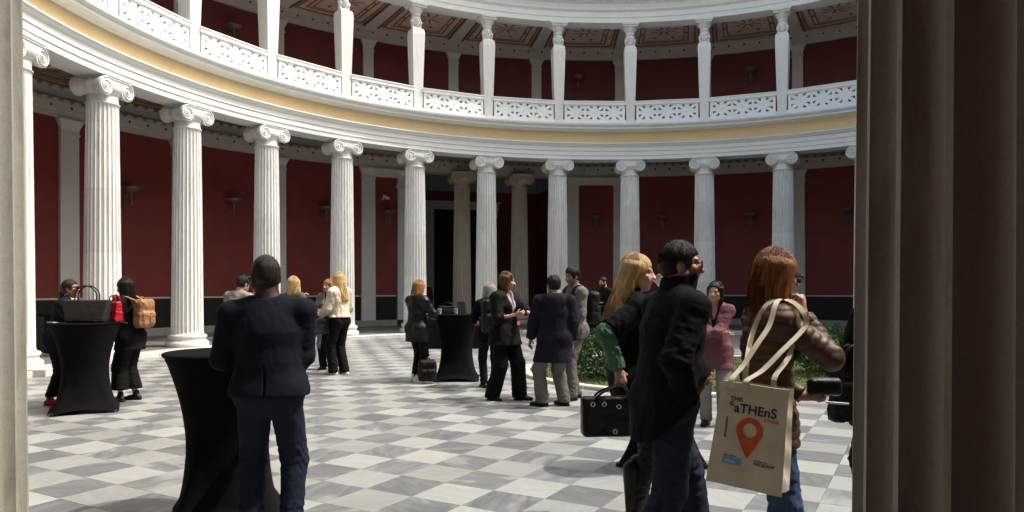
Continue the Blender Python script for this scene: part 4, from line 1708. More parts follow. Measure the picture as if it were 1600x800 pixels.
    # ---- upper garment(s)
    def garment(g, nm):
        o = g.get('off', .02)
        q = g.get('quilt')
        hem = g.get('hem', .84)
        fl = g.get('flare', .0)
        hipw = (.150 if male else .155) * b
        fs = [RCN(waist, chest, (.133 if male else .120) * b + o, (.158 if male else .138) * b + o, e=fw, q=1.36), RCN(chest, chest + u * .10, (.158 if male else .138) * b + o, .115 * b + o, e=fw, q=1.42),
              RCN(sh['L'], sh['R'], .056 + o * .8, .056 + o * .8), RCN(chest + u * .06, neck - u * .035, .11 * b + o * .5, .065 + o * .5, e=fw, q=1.2)]
        for s in 'LR':
            fs.append(RCN(neck - u * .015, sh[s] + u * .004, .050 + o * .6, .052 + o * .8))
        hc_ = np.array([P0[0], P0[1] + g.get('hemy', 0), hem])
        fs.append(RCN(waist, hc_, (.133 if male else .122) * b + o, hipw + o + fl, e=fw0_, q=1.30))
        fs.append(RCN(waist, waist + u * .02, (.133 if male else .122) * b + o, (.133 if male else .122) * b + o, e=fw, q=1.3))
        if hem < .97:
            oo = (o if nm in ('shirt', 'blouse', 'sweater', 'scarf') and top is not g else max(o, .026)) + .004
            fs.append(RCN(hip['L'] + (0, 0, .03), hip['R'] + (0, 0, .03), .098 * b + oo, .098 * b + oo, e=fw, q=1.08))
            for s in 'LR':
                fs.append(ELL(hip[s] - fw * .045, (.085 * b + oo, .075 + oo, .10 + oo)))
                if hem < .86:
                    tt = min(1, (.92 - hem) / .42)
                    fs.append(RCN(hip[s], hip[s] + (knee[s] - hip[s]) * tt, .088 * (.5 + .5 * b) + oo + .004, (.088 - .028 * tt) * (.5 + .5 * b) + oo + .008))
        if not male and not g.get('flat'):
            for sg in (-1, 1):
                fs.append(ELL(chest + fw * .085 + r * (sg * .065) - u * .01, np.array((.062, .058, .065)) * b + o * .4))
        if male and b > 1.08:
            fs.append(ELL(waist + fw * .045, (.14 * b + o, .12 * b + o, .15)))
        trunk = UNI(fs, .045)
        arms = []
        cut = g.get('sleeve', 1.0)
        for s in 'LR':
            d1 = elb[s] + (wri[s] - elb[s]) * max(0.02, (cut - .5) * 2) if cut > .5 else None
            ro = g.get('soff', o)
            if cut > .5:
                end = elb[s] + (wri[s] - elb[s]) * ((cut - .5) * 2) - hd[s] * .004
                A = [RCN(sh[s], elb[s], .056 * (.4 + .6 * b) + ro, .047 * (.4 + .6 * b) + ro, quilt=q), RCN(elb[s], end, .047 * (.4 + .6 * b) + ro, .034 + ro, quilt=q)]
                ff = UNI(A, .02)
                if q is None:
                    ff = RIDGE(ff, sh[s], wri[s], g.get('crease', .009), 17, sd + (7 if s == 'L' else 8), 1.3, elb[s])
                ff = CUT(ff, end, hd[s])
            else:
                end = sh[s] + (elb[s] - sh[s]) * (cut * 2)
                ff = CUT(RCN(sh[s], elb[s], .058 * b + ro, .055 * b + ro), end, elb[s] - sh[s])
            arms.append(ff)
        fa = g.get('fold', .006)

        if q is None:
            trunk = RIDGE(trunk, waist, waist + r, g.get('crease', .009) * .8, 11, sd + 17, .8, waist)

        def f(P):
            d = trunk(P)
            if q is not None:
                d = d + q[1] * 1.3 * (1 - np.sqrt(np.abs(np.sin(np.pi * P[:, 2] / (q[0] * 1.25) + .6 * np.sin(P[:, 0] * 9 + P[:, 1] * 7)))))
            for ff in arms:
                d = smin(d, ff(P), .022)
            return d
        f3 = FOLD(f, fa, g.get('fs', 15), sd + 3, g.get('zs', .7))
        # extra creases at elbows and waist
        ez = [(elb[s], .10) for s in 'LR']

        def f4(P):
            d = f3(P)
            if q is None:
                for (c_, w_) in ez:
                    dd = np.linalg.norm(P - c_.astype(np.float32), axis=1)
                    d = d + .005 * np.sin(dd * 110 + 3 * np.sin(P[:, 0] * 40)) * np.exp(-(dd / w_) ** 2)
            return d
        f5 = CUT(f4, (0, 0, hem), (g.get('hemtilt', 0), 0, -1))
        # neck opening
        f5 = SUB(f5, RCN(neck - u * .012 + fw * .01, neck + u * .2, nr + .012, nr + .05), .006)
        col = g.get('collar')
        if col:
            ch = {'low': .03, 'mid': .055, 'high': .10}[col]
            cc = RCN(neck - u * .03, neck + u * ch + hf * .012, nr + .026 + o * .2, nr + .020 + o * .2)
            cc = CUT(cc, neck + u * ch - fw * .02, u - fw * .25)
            cc = SUB(cc, RCN(neck - u * .1, neck + u * .2 + hf * .012, nr + .012, nr + .008), .003)
            f9 = f5
            f5 = lambda P: smin(f9(P), cc(P), .008)
        v = g.get('vee')
        if v is not None:
            # opening down the front: wedge from the neck to the button point
            bt = chest - u * v
            tl, tr_ = neck - r * .055 * 1.0 + fw * .1, neck + r * .055 + fw * .1

            def wedge(P):
                p = P - bt.astype(np.float32)
                hgt = p @ u.astype(np.float32)
                lat = np.abs(p @ r.astype(np.float32))
                frt = p @ fw.astype(np.float32)
                ww = np.clip(hgt, 0, 1) * .26 + .002
                return np.maximum(np.maximum(lat - ww, -hgt), .03 - frt)
            f6 = f5
            f5 = lambda P: smax(f6(P), -wedge(P), .004)
        if g.get('open'):
            wo = g['open']

            def slit(P):
                lat = np.abs((P - chest.astype(np.float32)) @ r.astype(np.float32))
                frt = (P - P0.astype(np.float32)) @ fw.astype(np.float32)
                zz = P[:, 2] - chest[2]
                return np.maximum(lat - wo - np.clip(-zz, 0, 1) * .06, .02 - frt)
            f7 = f5
            f5 = lambda P: smax(f7(P), -slit(P), .004)
        if g.get('cutaway'):
            cy, cz, csl = g['cutaway']

            def cutw(P):
                frt = (P - P0.astype(np.float32)) @ fw.astype(np.float32)
                return np.maximum(cy + np.maximum(P[:, 2] - hem, 0) * csl - frt, P[:, 2] - cz)
            f71 = f5
            f5 = lambda P: smax(f71(P), -cutw(P), .006)
        if g.get('vent'):
            def vent(P):
                lat = np.abs((P - P0.astype(np.float32)) @ r.astype(np.float32))
                back = -((P - P0.astype(np.float32)) @ fw.astype(np.float32))
                return np.maximum(np.maximum(lat - .004, P[:, 2] - (hem + .2)), .05 - back)
            f8 = f5
            f5 = lambda P: smax(f8(P), -vent(P), .003)
        if g.get('hood'):
            hd1 = UNI([ELL(neck - fw * .135 - u * .06, (.15, .075, .11), np.stack([r, fw, u], 1)), ELL(neck - fw * .155 - u * .14, (.085, .055, .12), np.stack([r, fw, u], 1))], .03)
            hd2 = UNI([RCN(neck - fw * .06 + r * .09 + u * .0, neck + fw * .05 + r * .085 - u * .03, .04, .03), RCN(neck - fw * .06 - r * .09 + u * .0, neck + fw * .05 - r * .085 - u * .03, .04, .03), RCN(neck - fw * .08 - r * .08, neck - fw * .08 + r * .08, .045, .045)], .03)
            f10 = f5
            f5 = lambda P: smin(f10(P), smin(hd1(P), hd2(P), .03), .003)
        lo, hi = bbox([P0, chest, neck, sh['L'], sh['R'], elb['L'], elb['R'], wri['L'], wri['R'], hc_], .22)
        lo[2] = max(hem - .03, .02)
        hi[2] = min(hi[2], max(neck[2] + .16, wri['L'][2] + .1, wri['R'][2] + .1, elb['L'][2] + .12, elb['R'][2] + .12))
        me = np_mesh(nm, [world_scale(surface(f5, lo, hi, rs['cloth']))])
        return link_obj(nm, me, g['mat'], root)
    fw0_ = norm(fw * np.array([1, 1, 0]))
    if inner:
        garment(inner, inner.get('name', 'shirt'))
    if top:
        garment(top, top.get('name', 'jacket'))

    # ---- hair
    if hair:
        st = hair['style']
        th_ = hair.get('vol', .014)
        cap = ELL(hq(0, -.014, .034), np.array((.0765 + th_, .096 + th_, .098 + th_)) * hk, HM)
        fs = [cap]
        face = UNI([ELL(hq(0, .085, -.035), np.array((.070, .062, .080 + hair.get('fringe', .01))) * hk, HM)], .01)
        pts = [hq(0, 0, 0)]
        if st == 'short':
            f = UNI([cap, ELL(hq(0, -.05, -.01), np.array((.066 + th_, .058 + th_, .06)) * hk, HM)], .02)
            f = CUT(f, hq(0, -.02, -.055), -(HM @ np.array([0, -.35, 1.0])) * 1.0 if False else HM @ np.array([0, .25, -1.0]), .008)
            for sg in (-1, 1):
                f = SUB(f, ELL(hq(sg * .085, .0, -.012), np.array((.022, .03, .042)) * hk, HM), .006)
            # forehead and temples
            f = SUB(f, RBOX(hq(0, .12, -.045), np.array((.12, .062, .10)) * hk, .02, HM), .012)
        elif st == 'pulled':
            f = UNI([cap, ELL(hq(0, -.05, -.01), np.array((.066 + th_, .058 + th_, .06)) * hk, HM), RCN(hq(0, -.11, .0), hq(0, -.15, -.16), .035 * hk, .02 * hk), RCN(hq(0, -.13, -.05), hq(.0, -.12, -.24), .03 * hk, .016 * hk)], .018)
            for sg in (-1, 1):
                f = SUB(f, ELL(hq(sg * .085, .0, -.012), np.array((.022, .03, .042)) * hk, HM), .006)
            f = SUB(f, RBOX(hq(0, .115, -.045), np.array((.12, .062, .105)) * hk, .02, HM), .012)
            pts.append(hq(0, -.15, -.25))
        elif st == 'bun':
            f = UNI([cap, ELL(hq(0, -.05, -.02), np.array((.07 + th_, .058 + th_, .06)) * hk, HM)], .02)
            f = SUB(f, RBOX(hq(0, .115, -.05), np.array((.12, .062, .10)) * hk, .02, HM), .012)
        else:
            ln = hair.get('len', .25)
            fl = hair.get('flare', .02)
            for (x, y, w_) in ((0, -.075, .062), (-.045, -.06, .055), (.045, -.06, .055), (-.072, -.02, .040), (.072, -.02, .040), (-.078, .012, .026), (.078, .012, .026)):
                ends = hq(x * (1.05 + fl * 6), y * .95 - .01, -ln * (1 if y < -.03 else .93))
                if hair.get('back'):
                    ends = ends - fw * hair['back']
                fs.append(RCN(hq(x * .9, y * .9, .05), ends, (w_ * .75 + th_) * hk, w_ * hair.get('tip', .55) * hk))
                pts.append(ends)
            if hair.get('swing'):
                ends = hq(*hair['swing'])
                fs.append(RCN(hq(-.05, -.05, -.02), ends, .05 * hk, .022 * hk)); pts.append(ends)
            f = UNI(fs, .022)
            f = SUB(f, face, .014)
            f = SUB(f, RBOX(hq(0, .13, -.12), np.array((.072, .09, .13)) * hk, .03, HM), .015)
            f = SUB(f, RCN(hq(0, .02, -.08), neck + fw * .05, .045 * hk, .05), .01)
        f0h = f
        hcf = hc.astype(np.float32); HMf = HM.astype(np.float32)

        def strands(P):
            l = (P - hcf) @ HMf / hk
            a = np.arctan2(l[:, 0], l[:, 1] + .01)
            rr = np.sin(a * 41 + 4 * np.sin(l[:, 2] * 14) + 3 * np.sin(l[:, 0] * 30)) * .55 + np.sin(a * 17 + 7 * l[:, 2] + 2.5 * np.sin(l[:, 2] * 19)) * .9 + np.sin(a * 7 + 5 * np.sin(l[:, 2] * 9)) * .7
            return f0h(P) + rr * hair.get('strand', .0032) * (np.clip(.12 - l[:, 2], .05, .25) / .2)
        lo, hi = bbox(pts, .155)
        if st == 'long':
            rg = np.random.default_rng(sd)
            ns = {'near': 620, 'mid': 200, 'far': 0}[tier]
            sr = {'near': .0014, 'mid': .0026, 'far': .004}[tier]
            ln = hair.get('len', .25)
            SV, SF = [], []
            for i in range(ns):
                az = rg.uniform(-111, 111)
                fa = abs(az) 
                # azimuth measured from the back of the head
                a = R(az)
                pts_ = []
                of = th_ + rg.uniform(-.002, .010)
                lean_ = rg.normal(0, .10)
                n1 = 7
                emax = 100 if fa < 112 else 84
                if fa >= 112:
                    lean_ = -math.copysign(R(fa - 96) * 1.0, az)
                for q_ in range(n1):
                    el = R(8 + (emax - 8) * q_ / (n1 - 1))
                    aa = a + lean_ * q_ / n1
                    pts_.append(np.array([math.sin(aa) * math.sin(el) * (.0765 + of), -.014 - math.cos(aa) * math.sin(el) * (.096 + of), .034 + math.cos(el) * (.098 + of)]))
                if fa < 112:
                    e_ = pts_[-1]
                    tip = -ln * rg.uniform(.86, 1.06)
                    fl_ = 1 + hair.get('flare', .02) * 3 + rg.normal(0, .05)
                    for q_ in range(1, 7):
                        t_ = q_ / 6
                        pts_.append(np.array([e_[0] * (1 + (fl_ - 1) * t_) + .010 * t_ * math.sin(t_ * 5 + i), e_[1] * (1 - .06 * t_) - .005 * t_ + .010 * t_ * math.sin(t_ * 4 + i * 1.7), e_[2] + (tip - e_[2]) * t_]))
                W_ = []
                for j_, p_ in enumerate(pts_):
                    w_ = hq(*p_)
                    if hair.get('back') and j_ >= n1:
                        w_ = w_ - fw * hair['back'] * ((j_ - n1 + 1) / 6)
                    W_.append(w_)
                mb = MB(); mb.tube(W_, [sr * (1 - .5 * (j_ / len(W_)) ** 2) for j_ in range(len(W_))], 3, False)
                o_ = len(SV); SV += mb.v; SF += [tuple(x + o_ for x in q_) for q_ in mb.f]
            if SV:
                extra_hair = (np.array(SV) * k, np.array(SF))
        if st in ('short', 'pulled') and th_ > .008 and tier != 'far':
            rg = np.random.default_rng(sd)
            ns = 1500 if tier == 'near' else 350
            sr = .0013 if tier == 'near' else .0028
            SV, SF = [], []
            for i in range(ns):
                az = rg.uniform(-180, 180)
                el = math.degrees(math.acos(1 - rg.uniform(0, 1.25)))
                fa = abs(az)
                if (fa > 125 and el > 62) or (fa > 60 and el > 92):
                    continue
                W_ = []
                a, e_ = R(az), R(el)
                for q_ in range(4):
                    of = th_ - .003 + (.0022 if tier == 'near' else .003) * q_ * rg.uniform(.4, 1.3) * (.55 if st == 'pulled' else 1)
                    ee_ = e_ + R(5.5) * q_
                    aa = a + rg.normal(0, .03)
                    W_.append(hq(math.sin(aa) * math.sin(ee_) * (.0765 + of), -.014 - math.cos(aa) * math.sin(ee_) * (.096 + of), .034 + math.cos(ee_) * (.098 + of)))
                mb = MB(); mb.tube(W_, [sr, sr, sr * .8, sr * .3], 3, False)
                o_ = len(SV); SV += mb.v; SF += [tuple(x + o_ for x in q_) for q_ in mb.f]
            extra_hair = (np.array(SV) * k, np.array(SF))
        lo2, hi2 = bbox([hq(0, 0, 0)], .14)
        lo = np.minimum(lo, lo2); hi = np.maximum(hi2, np.minimum(hi, hi2 + .1))
        me = np_mesh('hair', [world_scale(surface(strands, lo, hi, rs['hair']))] + ([extra_hair] if tier != 'far' and (st == 'long' or (st in ('short', 'pulled') and th_ > .008)) else []))
        link_obj('hair', me, hair['mat'], root)
    # ---- glasses
    if glasses:
        g = MB()
        up_ = glasses == 'up'
        oz = .085 if up_ else .006
        oy = .075 if up_ else .112
        for sg in (-1, 1):
            V = []
            for yy in (oy, oy + .004):
                for i in range(12):
                    a = 2 * math.pi * i / 12
                    ex = .032 * math.copysign(abs(math.cos(a)) ** .6, math.cos(a))
                    ez_ = .0245 * math.copysign(abs(math.sin(a)) ** .6, math.sin(a))
                    V.append(hq(sg * .036 + ex, yy - abs(sg * .036 + ex) * .14 - (.25 * ez_ if up_ else 0), oz + ez_))
            F = [tuple(range(12)), tuple(range(23, 11, -1))] + [(i, (i + 1) % 12, 12 + (i + 1) % 12, 12 + i) for i in range(12)]
            g.add(V, F)
            g.tube([hq(sg * .064, oy - .006, oz + .008), hq(sg * .085, .0, oz + .006), hq(sg * .083, -.015, oz - .006)], .0032 * (1.6 if tier == 'mid' else 1), 6)
        g.tube([hq(-.012, oy, oz + .005), hq(.012, oy, oz + .005)], .003, 6)
        g.v = [tuple(np.array(p) * k) for p in g.v]
        g.build('glasses', M_blackgloss, root)
    J = dict(sh=sh, elb=elb, wri=wri, hd=hd, neck=neck, chest=chest, P0=P0, waist=waist, fw=fw, r=r, u=u, hq=hq, k=k, root=root, ank=ank, hip=hip, knee=knee, rs=rs)
    ca, sa_ = math.cos(R(heading)), math.sin(R(heading))

    def tw(p):
        p = np.asarray(p) * k
        return Vector((loc[0] + ca * p[0] - sa_ * p[1], loc[1] + sa_ * p[0] + ca * p[1], z + p[2]))
    J['tw'] = tw
    return J


M_blackgloss = plain('black_gloss_plastic', (0.012, 0.012, 0.013, 1), 0.12, 0.0, 5, 0, spec=0.6)
C_black = cloth('black_wool', (0.0045, 0.0045, 0.005, 1), 0.85)
C_black2 = cloth('black_suiting', (0.005, 0.005, 0.0055, 1), 0.75)
C_navy = cloth('navy_wool', (0.007, 0.0085, 0.016, 1), 0.85)
C_navyc = cloth('navy_duffel', (0.011, 0.0105, 0.019, 1), 0.85)
C_jean_d = cloth('dark_denim', (0.012, 0.017, 0.030, 1), 0.85, .25)
C_jean = cloth('blue_denim', (0.040, 0.066, 0.125, 1), 0.85, .3)
C_jean_m = cloth('mid_denim', (0.017, 0.024, 0.040, 1), 0.85, .3)
C_cream = cloth('cream_wool', (0.60, 0.53, 0.42, 1), 0.9, .1)
C_grey = cloth('grey_knit', (0.26, 0.24, 0.215, 1), 0.9, .1)
C_greyj = cloth('grey_jacket_cloth', (0.15, 0.15, 0.14, 1), 0.85, .15)
C_greyt = cloth('grey_chino', (0.13, 0.125, 0.112, 1), 0.85, .12)
C_taupe = cloth('taupe_coat', (0.10, 0.088, 0.078, 1), 0.85, .15)
C_pink = cloth('dusky_pink_cloth', (0.155, 0.066, 0.082, 1), 0.8, .15)
C_green = cloth('green_satin', (0.06, 0.145, 0.08, 1), 0.7, .2)
C_white = cloth('white_cotton', (0.62, 0.60, 0.58, 1), 0.85, .05)
C_print = cloth('lilac_print_cotton', (0.35, 0.32, 0.45, 1), 0.8, .5)
C_tights = cloth('black_tights', (0.018, 0.016, 0.016, 1), 0.6)
L_black = leather('black_leather', (0.006, 0.006, 0.0065, 1), .42)
L_shoe = leather('black_shoe_leather', (0.006, 0.006, 0.0065, 1), .4)
L_puffer = leather('brown_puffer_shell', (0.075, 0.034, 0.016, 1), .50, .10)
L_white = leather('white_sneaker', (0.62, 0.61, 0.58, 1), .5)
H_blond = hairmat('blonde_hair', (0.30, 0.17, 0.065, 1), (0.62, 0.44, 0.21, 1))
H_brown = hairmat('brown_hair', (0.035, 0.015, 0.008, 1), (0.12, 0.05, 0.022, 1))
H_dkbrown = hairmat('dark_brown_hair', (0.012, 0.007, 0.005, 1), (0.035, 0.020, 0.013, 1))
H_dark = hairmat('dark_hair', (0.004, 0.0035, 0.003, 1), (0.011, 0.0085, 0.007, 1))
H_auburn = hairmat('auburn_hair', (0.058, 0.018, 0.007, 1), (0.32, 0.115, 0.038, 1))
H_copper = hairmat('copper_hair', (0.13, 0.06, 0.022, 1), (0.40, 0.20, 0.075, 1))
H_greyh = hairmat('grey_hair', (0.12, 0.11, 0.095, 1), (0.40, 0.38, 0.34, 1))
H_crop = hairmat('cropped_dark_hair', (0.013, 0.008, 0.006, 1), (0.022, 0.014, 0.010, 1))
# ------------------------------------------------------------------ cocktail tables in black stretch covers
M_spandex = NT('black_stretch_cover')
_c = M_spandex.coord('Object')
M_spandex.set(Base_Color=M_spandex.ramp(M_spandex.noise(_c, 3, 4), [(0.3, (0.0045, 0.0045, 0.005, 1)), (0.7, (0.007, 0.007, 0.0075, 1))]), Roughness=0.85)
M_spandex.b.inputs['Specular IOR Level'].default_value = 0.05
M_spandex.bump(M_spandex.noise(M_spandex.mapping(_c, (1, 1, .3)), 9, 3), 0.25, 0.01)
M_spandex = M_spandex.m


def cocktail_table(x, y, rot, label, H=1.10, rt=.40, sc=1.0, fl=.155):
    rt = rt * sc
    e = empty('cocktail_table', (x, y, 0), R(rot), label, 'table', 'cocktail tables in black stretch covers')
    n, m = 64, 30
    V, F = [], []
    for j in range(m + 1):
        t = j / m
        z = H * (1 - t) - (.012 if 0 < j < 2 else 0)
        for i in range(n):
            a = 2 * math.pi * i / n
            prof = .265 + .135 * (abs(t - .52) / .52) ** 1.5 if t < .52 else .265 + fl * ((t - .52) / .48) ** 2.1
            sq = 1.0 / max(abs(math.cos(a)), abs(math.sin(a)))       # square outline
            sq = min(sq, 1.34)
            w = max(0, (t - .30) / .70) ** 1.4
            rr = prof * ((1 - w) + w * sq * .90) * sc
            rr += .005 * math.sin(a * 4 + 2.2 + 9 * t) * math.sin(math.pi * t) + .004 * math.sin(a * 8 - 15 * t) * max(0, t - .35)
            if j == 0:
                rr = rt - .012
            zz = z
            if t > .9:                                                # hem lifts between the feet
                lift = .055 * (1 - ((sq - 1) / .34)) ** 1 if sq < 1.34 else 0
                zz = z + lift * (t - .9) / .1 + .004
            V.append((rr * math.cos(a), rr * math.sin(a), zz))
    for j in range(m):
        for i in range(n):
            k = (i + 1) % n
            F.append((j * n + i, j * n + k, (j + 1) * n + k, (j + 1) * n + i))
    b = MB(); b.add(V, F)
    auto_smooth(b.build('stretch_cover', M_spandex, e), 60)
    t_ = MB(); t_.lathe([(rt - .03, H - .028), (rt - .004, H - .02), (rt + .002, H - .006), (rt - .006, H + .002), (rt - .03, H + .0035)], 64)
    auto_smooth(t_.build('table_top', M_spandex, e), 50)
    for i in range(4):
        a = math.pi / 4 + i * math.pi / 2
        f_ = MB(); f_.lathe([(.035, 0), (.04, .01), (.03, .03), (.018, .035)], 12, ((.30 + fl) * 1.02 * sc * math.cos(a), (.30 + fl) * 1.02 * sc * math.sin(a), 0.001)); f_.build('foot', M_blackgloss, e)
    return e


cocktail_table(-5.36, 9.15, 28, 'black-covered cocktail table carrying the woven tote and red bag')
cocktail_table(-1.93, 4.95, 20, 'black-covered cocktail table beside the man in the navy jacket, nearest on the left', rt=.41, fl=.12)
cocktail_table(-0.93, 12.25, 2, 'black-covered cocktail table with a backpack at its foot')
cocktail_table(2.02, 18.1, 10, 'black-covered cocktail table in front of the bearded man')
cocktail_table(1.29, 6.24, 40, 'black-covered cocktail table hidden behind the man in sunglasses', sc=.78)


def buffet(x, y, rz, w, d, h, label, zb=0.0):
    e = empty('buffet_table', (x, y, zb), R(rz), label, 'table', 'low tables draped in black cloth')
    V, F = [], []
    n = 80
    for j, (z, o) in enumerate(((h, 0), (h - .02, .006), (h * .5, .012), (.03, .022))):
        for i in range(n):
            t = i / n * 4
            s, u = int(t), t - int(t)
            px, py = [(-1 + 2 * u, -1), (1, -1 + 2 * u), (1 - 2 * u, 1), (-1, 1 - 2 * u)][s]
            rip = o * math.sin(i * 2.1 + math.sin(i * .7) * 2) * (0 if j < 2 else 1)
            V.append((px * (w / 2 + o * .5 + rip), py * (d / 2 + o * .5 + rip), z))
    for j in range(3):
        for i in range(n):
            k = (i + 1) % n
            F.append((j * n + i, j * n + k, (j + 1) * n + k, (j + 1) * n + i))
    F.append(tuple(range(n)))
    b = MB(); b.add(V, F)
    auto_smooth(b.build('table_cloth', C_black2, e), 40)
    MB().box((0, 0, h - .02), (w - .02, d - .02, .03)).build('table_top', M_dado, e)
    for sx in (-1, 1):
        for sy in (-1, 1):
            MB().box((sx * (w / 2 - .06), sy * (d / 2 - .06), h / 2 - .02), (.04, .04, h - .04)).build('leg', M_lamp, e)
    return e


buffet(-1.60, 18.75, 0, 1.5, .7, .78, 'low table draped in black behind the person in the leather jacket')
buffet(-11.2, 18.0, 35, 1.3, .7, .80, 'low table draped in black between the red wall and the column with the shown base', STEP)
buffet(-10.9, 15.6, 60, 1.3, .7, .80, 'low table draped in black at the far left behind the sunglasses woman', STEP)

# marble mounting block at the left
o = MB().box((-8.35, 12.75, .06), (.62, .40, .118)).build('marble_block', M_step)
tag(o, 'small white marble step block on the floor at the far left', 'step', kind='thing')

# ------------------------------------------------------------------ people
PP = {}
GP = 'visitors standing in the court'
PP['suit'] = person('man seen from behind in a navy jacket and jeans, leaning on the near table', (-1.47, 4.42), 6, 1.71, 'm', 1.26, lean=2, side=-2, twist=0, head=(30, -4, 0), feet=((-.12, .03, 12), (.13, -.02, -14)),
                    hands={'L': (-.27, .27, 1.155), 'R': (.17, .31, 1.13)}, elbows={'L': (-.22, -.35, -1), 'R': (.02, -.5, -1)}, palms={'L': (0, 0, -1), 'R': (-1, .2, 0)}, skin='dark', head_k=1.06,
                    hair=dict(style='short', mat=H_crop, vol=.0035, strand=.0004), top=dict(mat=C_navy, off=.018, hem=.905, flare=.022, collar='low', vent=True, fold=.003, fs=9, zs=.9, crease=.006, name='jacket'),
                    inner=dict(mat=C_black2, off=.006, hem=.9, name='shirt', sleeve=.9), pants=dict(mat=C_jean_d, off=.010, wide=.016, fold=.004, crease=.006, name='jeans'), shoes=dict(mat=L_shoe), glasses='on', tier='near', group=GP)
PP['coat'] = person('man in a black coat and sunglasses with his hand in his jeans pocket', (.815, 3.92), -72, 1.785, 'm', 1.18, lean=6, twist=-4, head=(-24, 2, 0), feet=((-.10, .30, 6), (.11, -.20, -12)), pelvis=(0, .02, -.015),
                    hands={'R': (.20, .03, .925), 'L': (-.14, .27, 1.06)}, elbows={'R': (.35, -1, 0), 'L': (-1, -.4, -.3)}, palms={'R': (-1, .2, 0), 'Rd': (-.55, .3, -.8), 'L': (.6, .2, -.6)}, skin='tan', beard=.35, curl=(.8, .3),
                    hair=dict(style='short', mat=H_dark, vol=.011, strand=.0010), top=dict(mat=C_black, off=.028, hem=.70, flare=.045, collar='high', fold=.006, fs=11, open=.05, name='coat', zs=.8, vent=True, cutaway=(-.15, 1.04, .85), soff=.024),
                    inner=dict(mat=C_black2, off=.010, hem=.90, collar='mid', name='sweater'), pants=dict(mat=C_jean_m, off=.016, wide=.018, fold=.006, crease=.009, name='jeans'), shoes=dict(mat=L_shoe), glasses='on', tier='near', group=GP)
PP['puffer'] = person('auburn-haired woman in a brown quilted jacket raising a hand to her face', (1.245, 3.58), -90, 1.70, 'f', 1.03, lean=2, head=(9, -6, 0), feet=((-.09, .08, 8), (.10, -.06, -10)),
                      hands={'R': (.10, .155, 1.44), 'L': (-.02, .20, 1.03)}, elbows={'R': (.75, .15, -1), 'L': (-.6, -.8, -.4)}, palms={'R': (-.55, -.75, .1), 'Rd': (-.25, .0, 1), 'L': (.75, .1, .35), 'Ld': (.25, 1, .05)}, curl=(.9, .85), skin='light',
                      hair=dict(style='long', mat=H_auburn, vol=.020, len=.195, flare=.05, strand=.0042, tip=.75, fringe=-.004), top=dict(mat=L_puffer, off=.026, hem=.80, collar='mid', quilt=(.038, .008), fold=.004, fs=20, name='jacket', flare=.0, flat=True, soff=.012),
                      inner=dict(mat=C_black2, off=.006, hem=.86, collar='mid', name='shirt', sleeve=.2), pants=dict(mat=C_jean, off=.012, wide=.008, fold=.006, name='jeans'), shoes=dict(mat=L_shoe), glasses='on', tier='near', group=GP)
PP['blonde'] = person('blonde woman in a black waistcoat and green blouse, drinking', (.80, 4.78), -86, 1.735, 'f', 1.0, head=(-24, -1, 0), feet=((-.08, .05, 5), (.09, -.03, -6)),
                      hands={'R': (.20, -.15, 1.03), 'L': (-.03, .30, 1.40)}, elbows={'R': (.30, -1, -.2), 'L': (-.8, .2, -1)}, palms={'R': (-1, 0, 0), 'Rd': (.1, .2, -1), 'L': (.6, -.6, 0), 'Ld': (.35, -.05, 1)}, curl=(.6, .8), skin='fair',
                      hair=dict(style='long', mat=H_blond, vol=.015, len=.34, flare=.015, back=.11, strand=.0038, tip=.6), top=dict(mat=C_black, off=.030, hem=.70, sleeve=.46, vee=.1, name='waistcoat', soff=.022, collar='mid', flare=.02),
                      inner=dict(mat=C_green, off=.016, soff=.014, hem=.82, name='blouse', sleeve=1.0, fold=.009, vee=.02), pants=dict(mat=C_tights, off=.006, fold=.001, name='tights'), shoes=dict(mat=L_shoe, tall=.26, name='boot'), tier='near', group=GP)
PP['edge'] = person('person in black mostly hidden behind the dark near column', (2.30, 4.45), 12, 1.66, 'f', 1.12, feet=None, hands={'L': (-.22, .20, 1.0)}, skin='light', hair=dict(style='long', mat=H_dark, len=.2),
                    top=dict(mat=C_black, off=.035, hem=.72, hood=True, flare=.02), pants=dict(mat=C_black2, wide=.02), shoes=dict(mat=L_shoe), tier='mid', group=GP)
PP['pink'] = person('smiling dark-haired woman in a dusky pink coat with folded arms', (2.27, 8.15), 158, 1.585, 'f', 1.02, head=(-8, -2, 4), hands={'R': (-.12, .24, 1.14), 'L': (.13, .27, 1.12)}, elbows={'R': (1, -.1, -.8), 'L': (-1, -.1, -.8)}, palms={'R': (0, -1, 0), 'L': (0, -1, 0)}, skin='light',
                    hair=dict(style='long', mat=H_dark, len=.20, vol=.008, flare=.0, tip=.5, fringe=.03), top=dict(mat=C_pink, off=.026, hem=.70, vee=.10, collar='mid', name='coat', fold=.009, flare=.02), inner=dict(mat=C_black2, off=.008, hem=.85, name='shirt', sleeve=.3, vee=.0),
                    pants=dict(mat=C_grey, off=.012, wide=.02), shoes=dict(mat=L_shoe), tier='mid', group=GP)
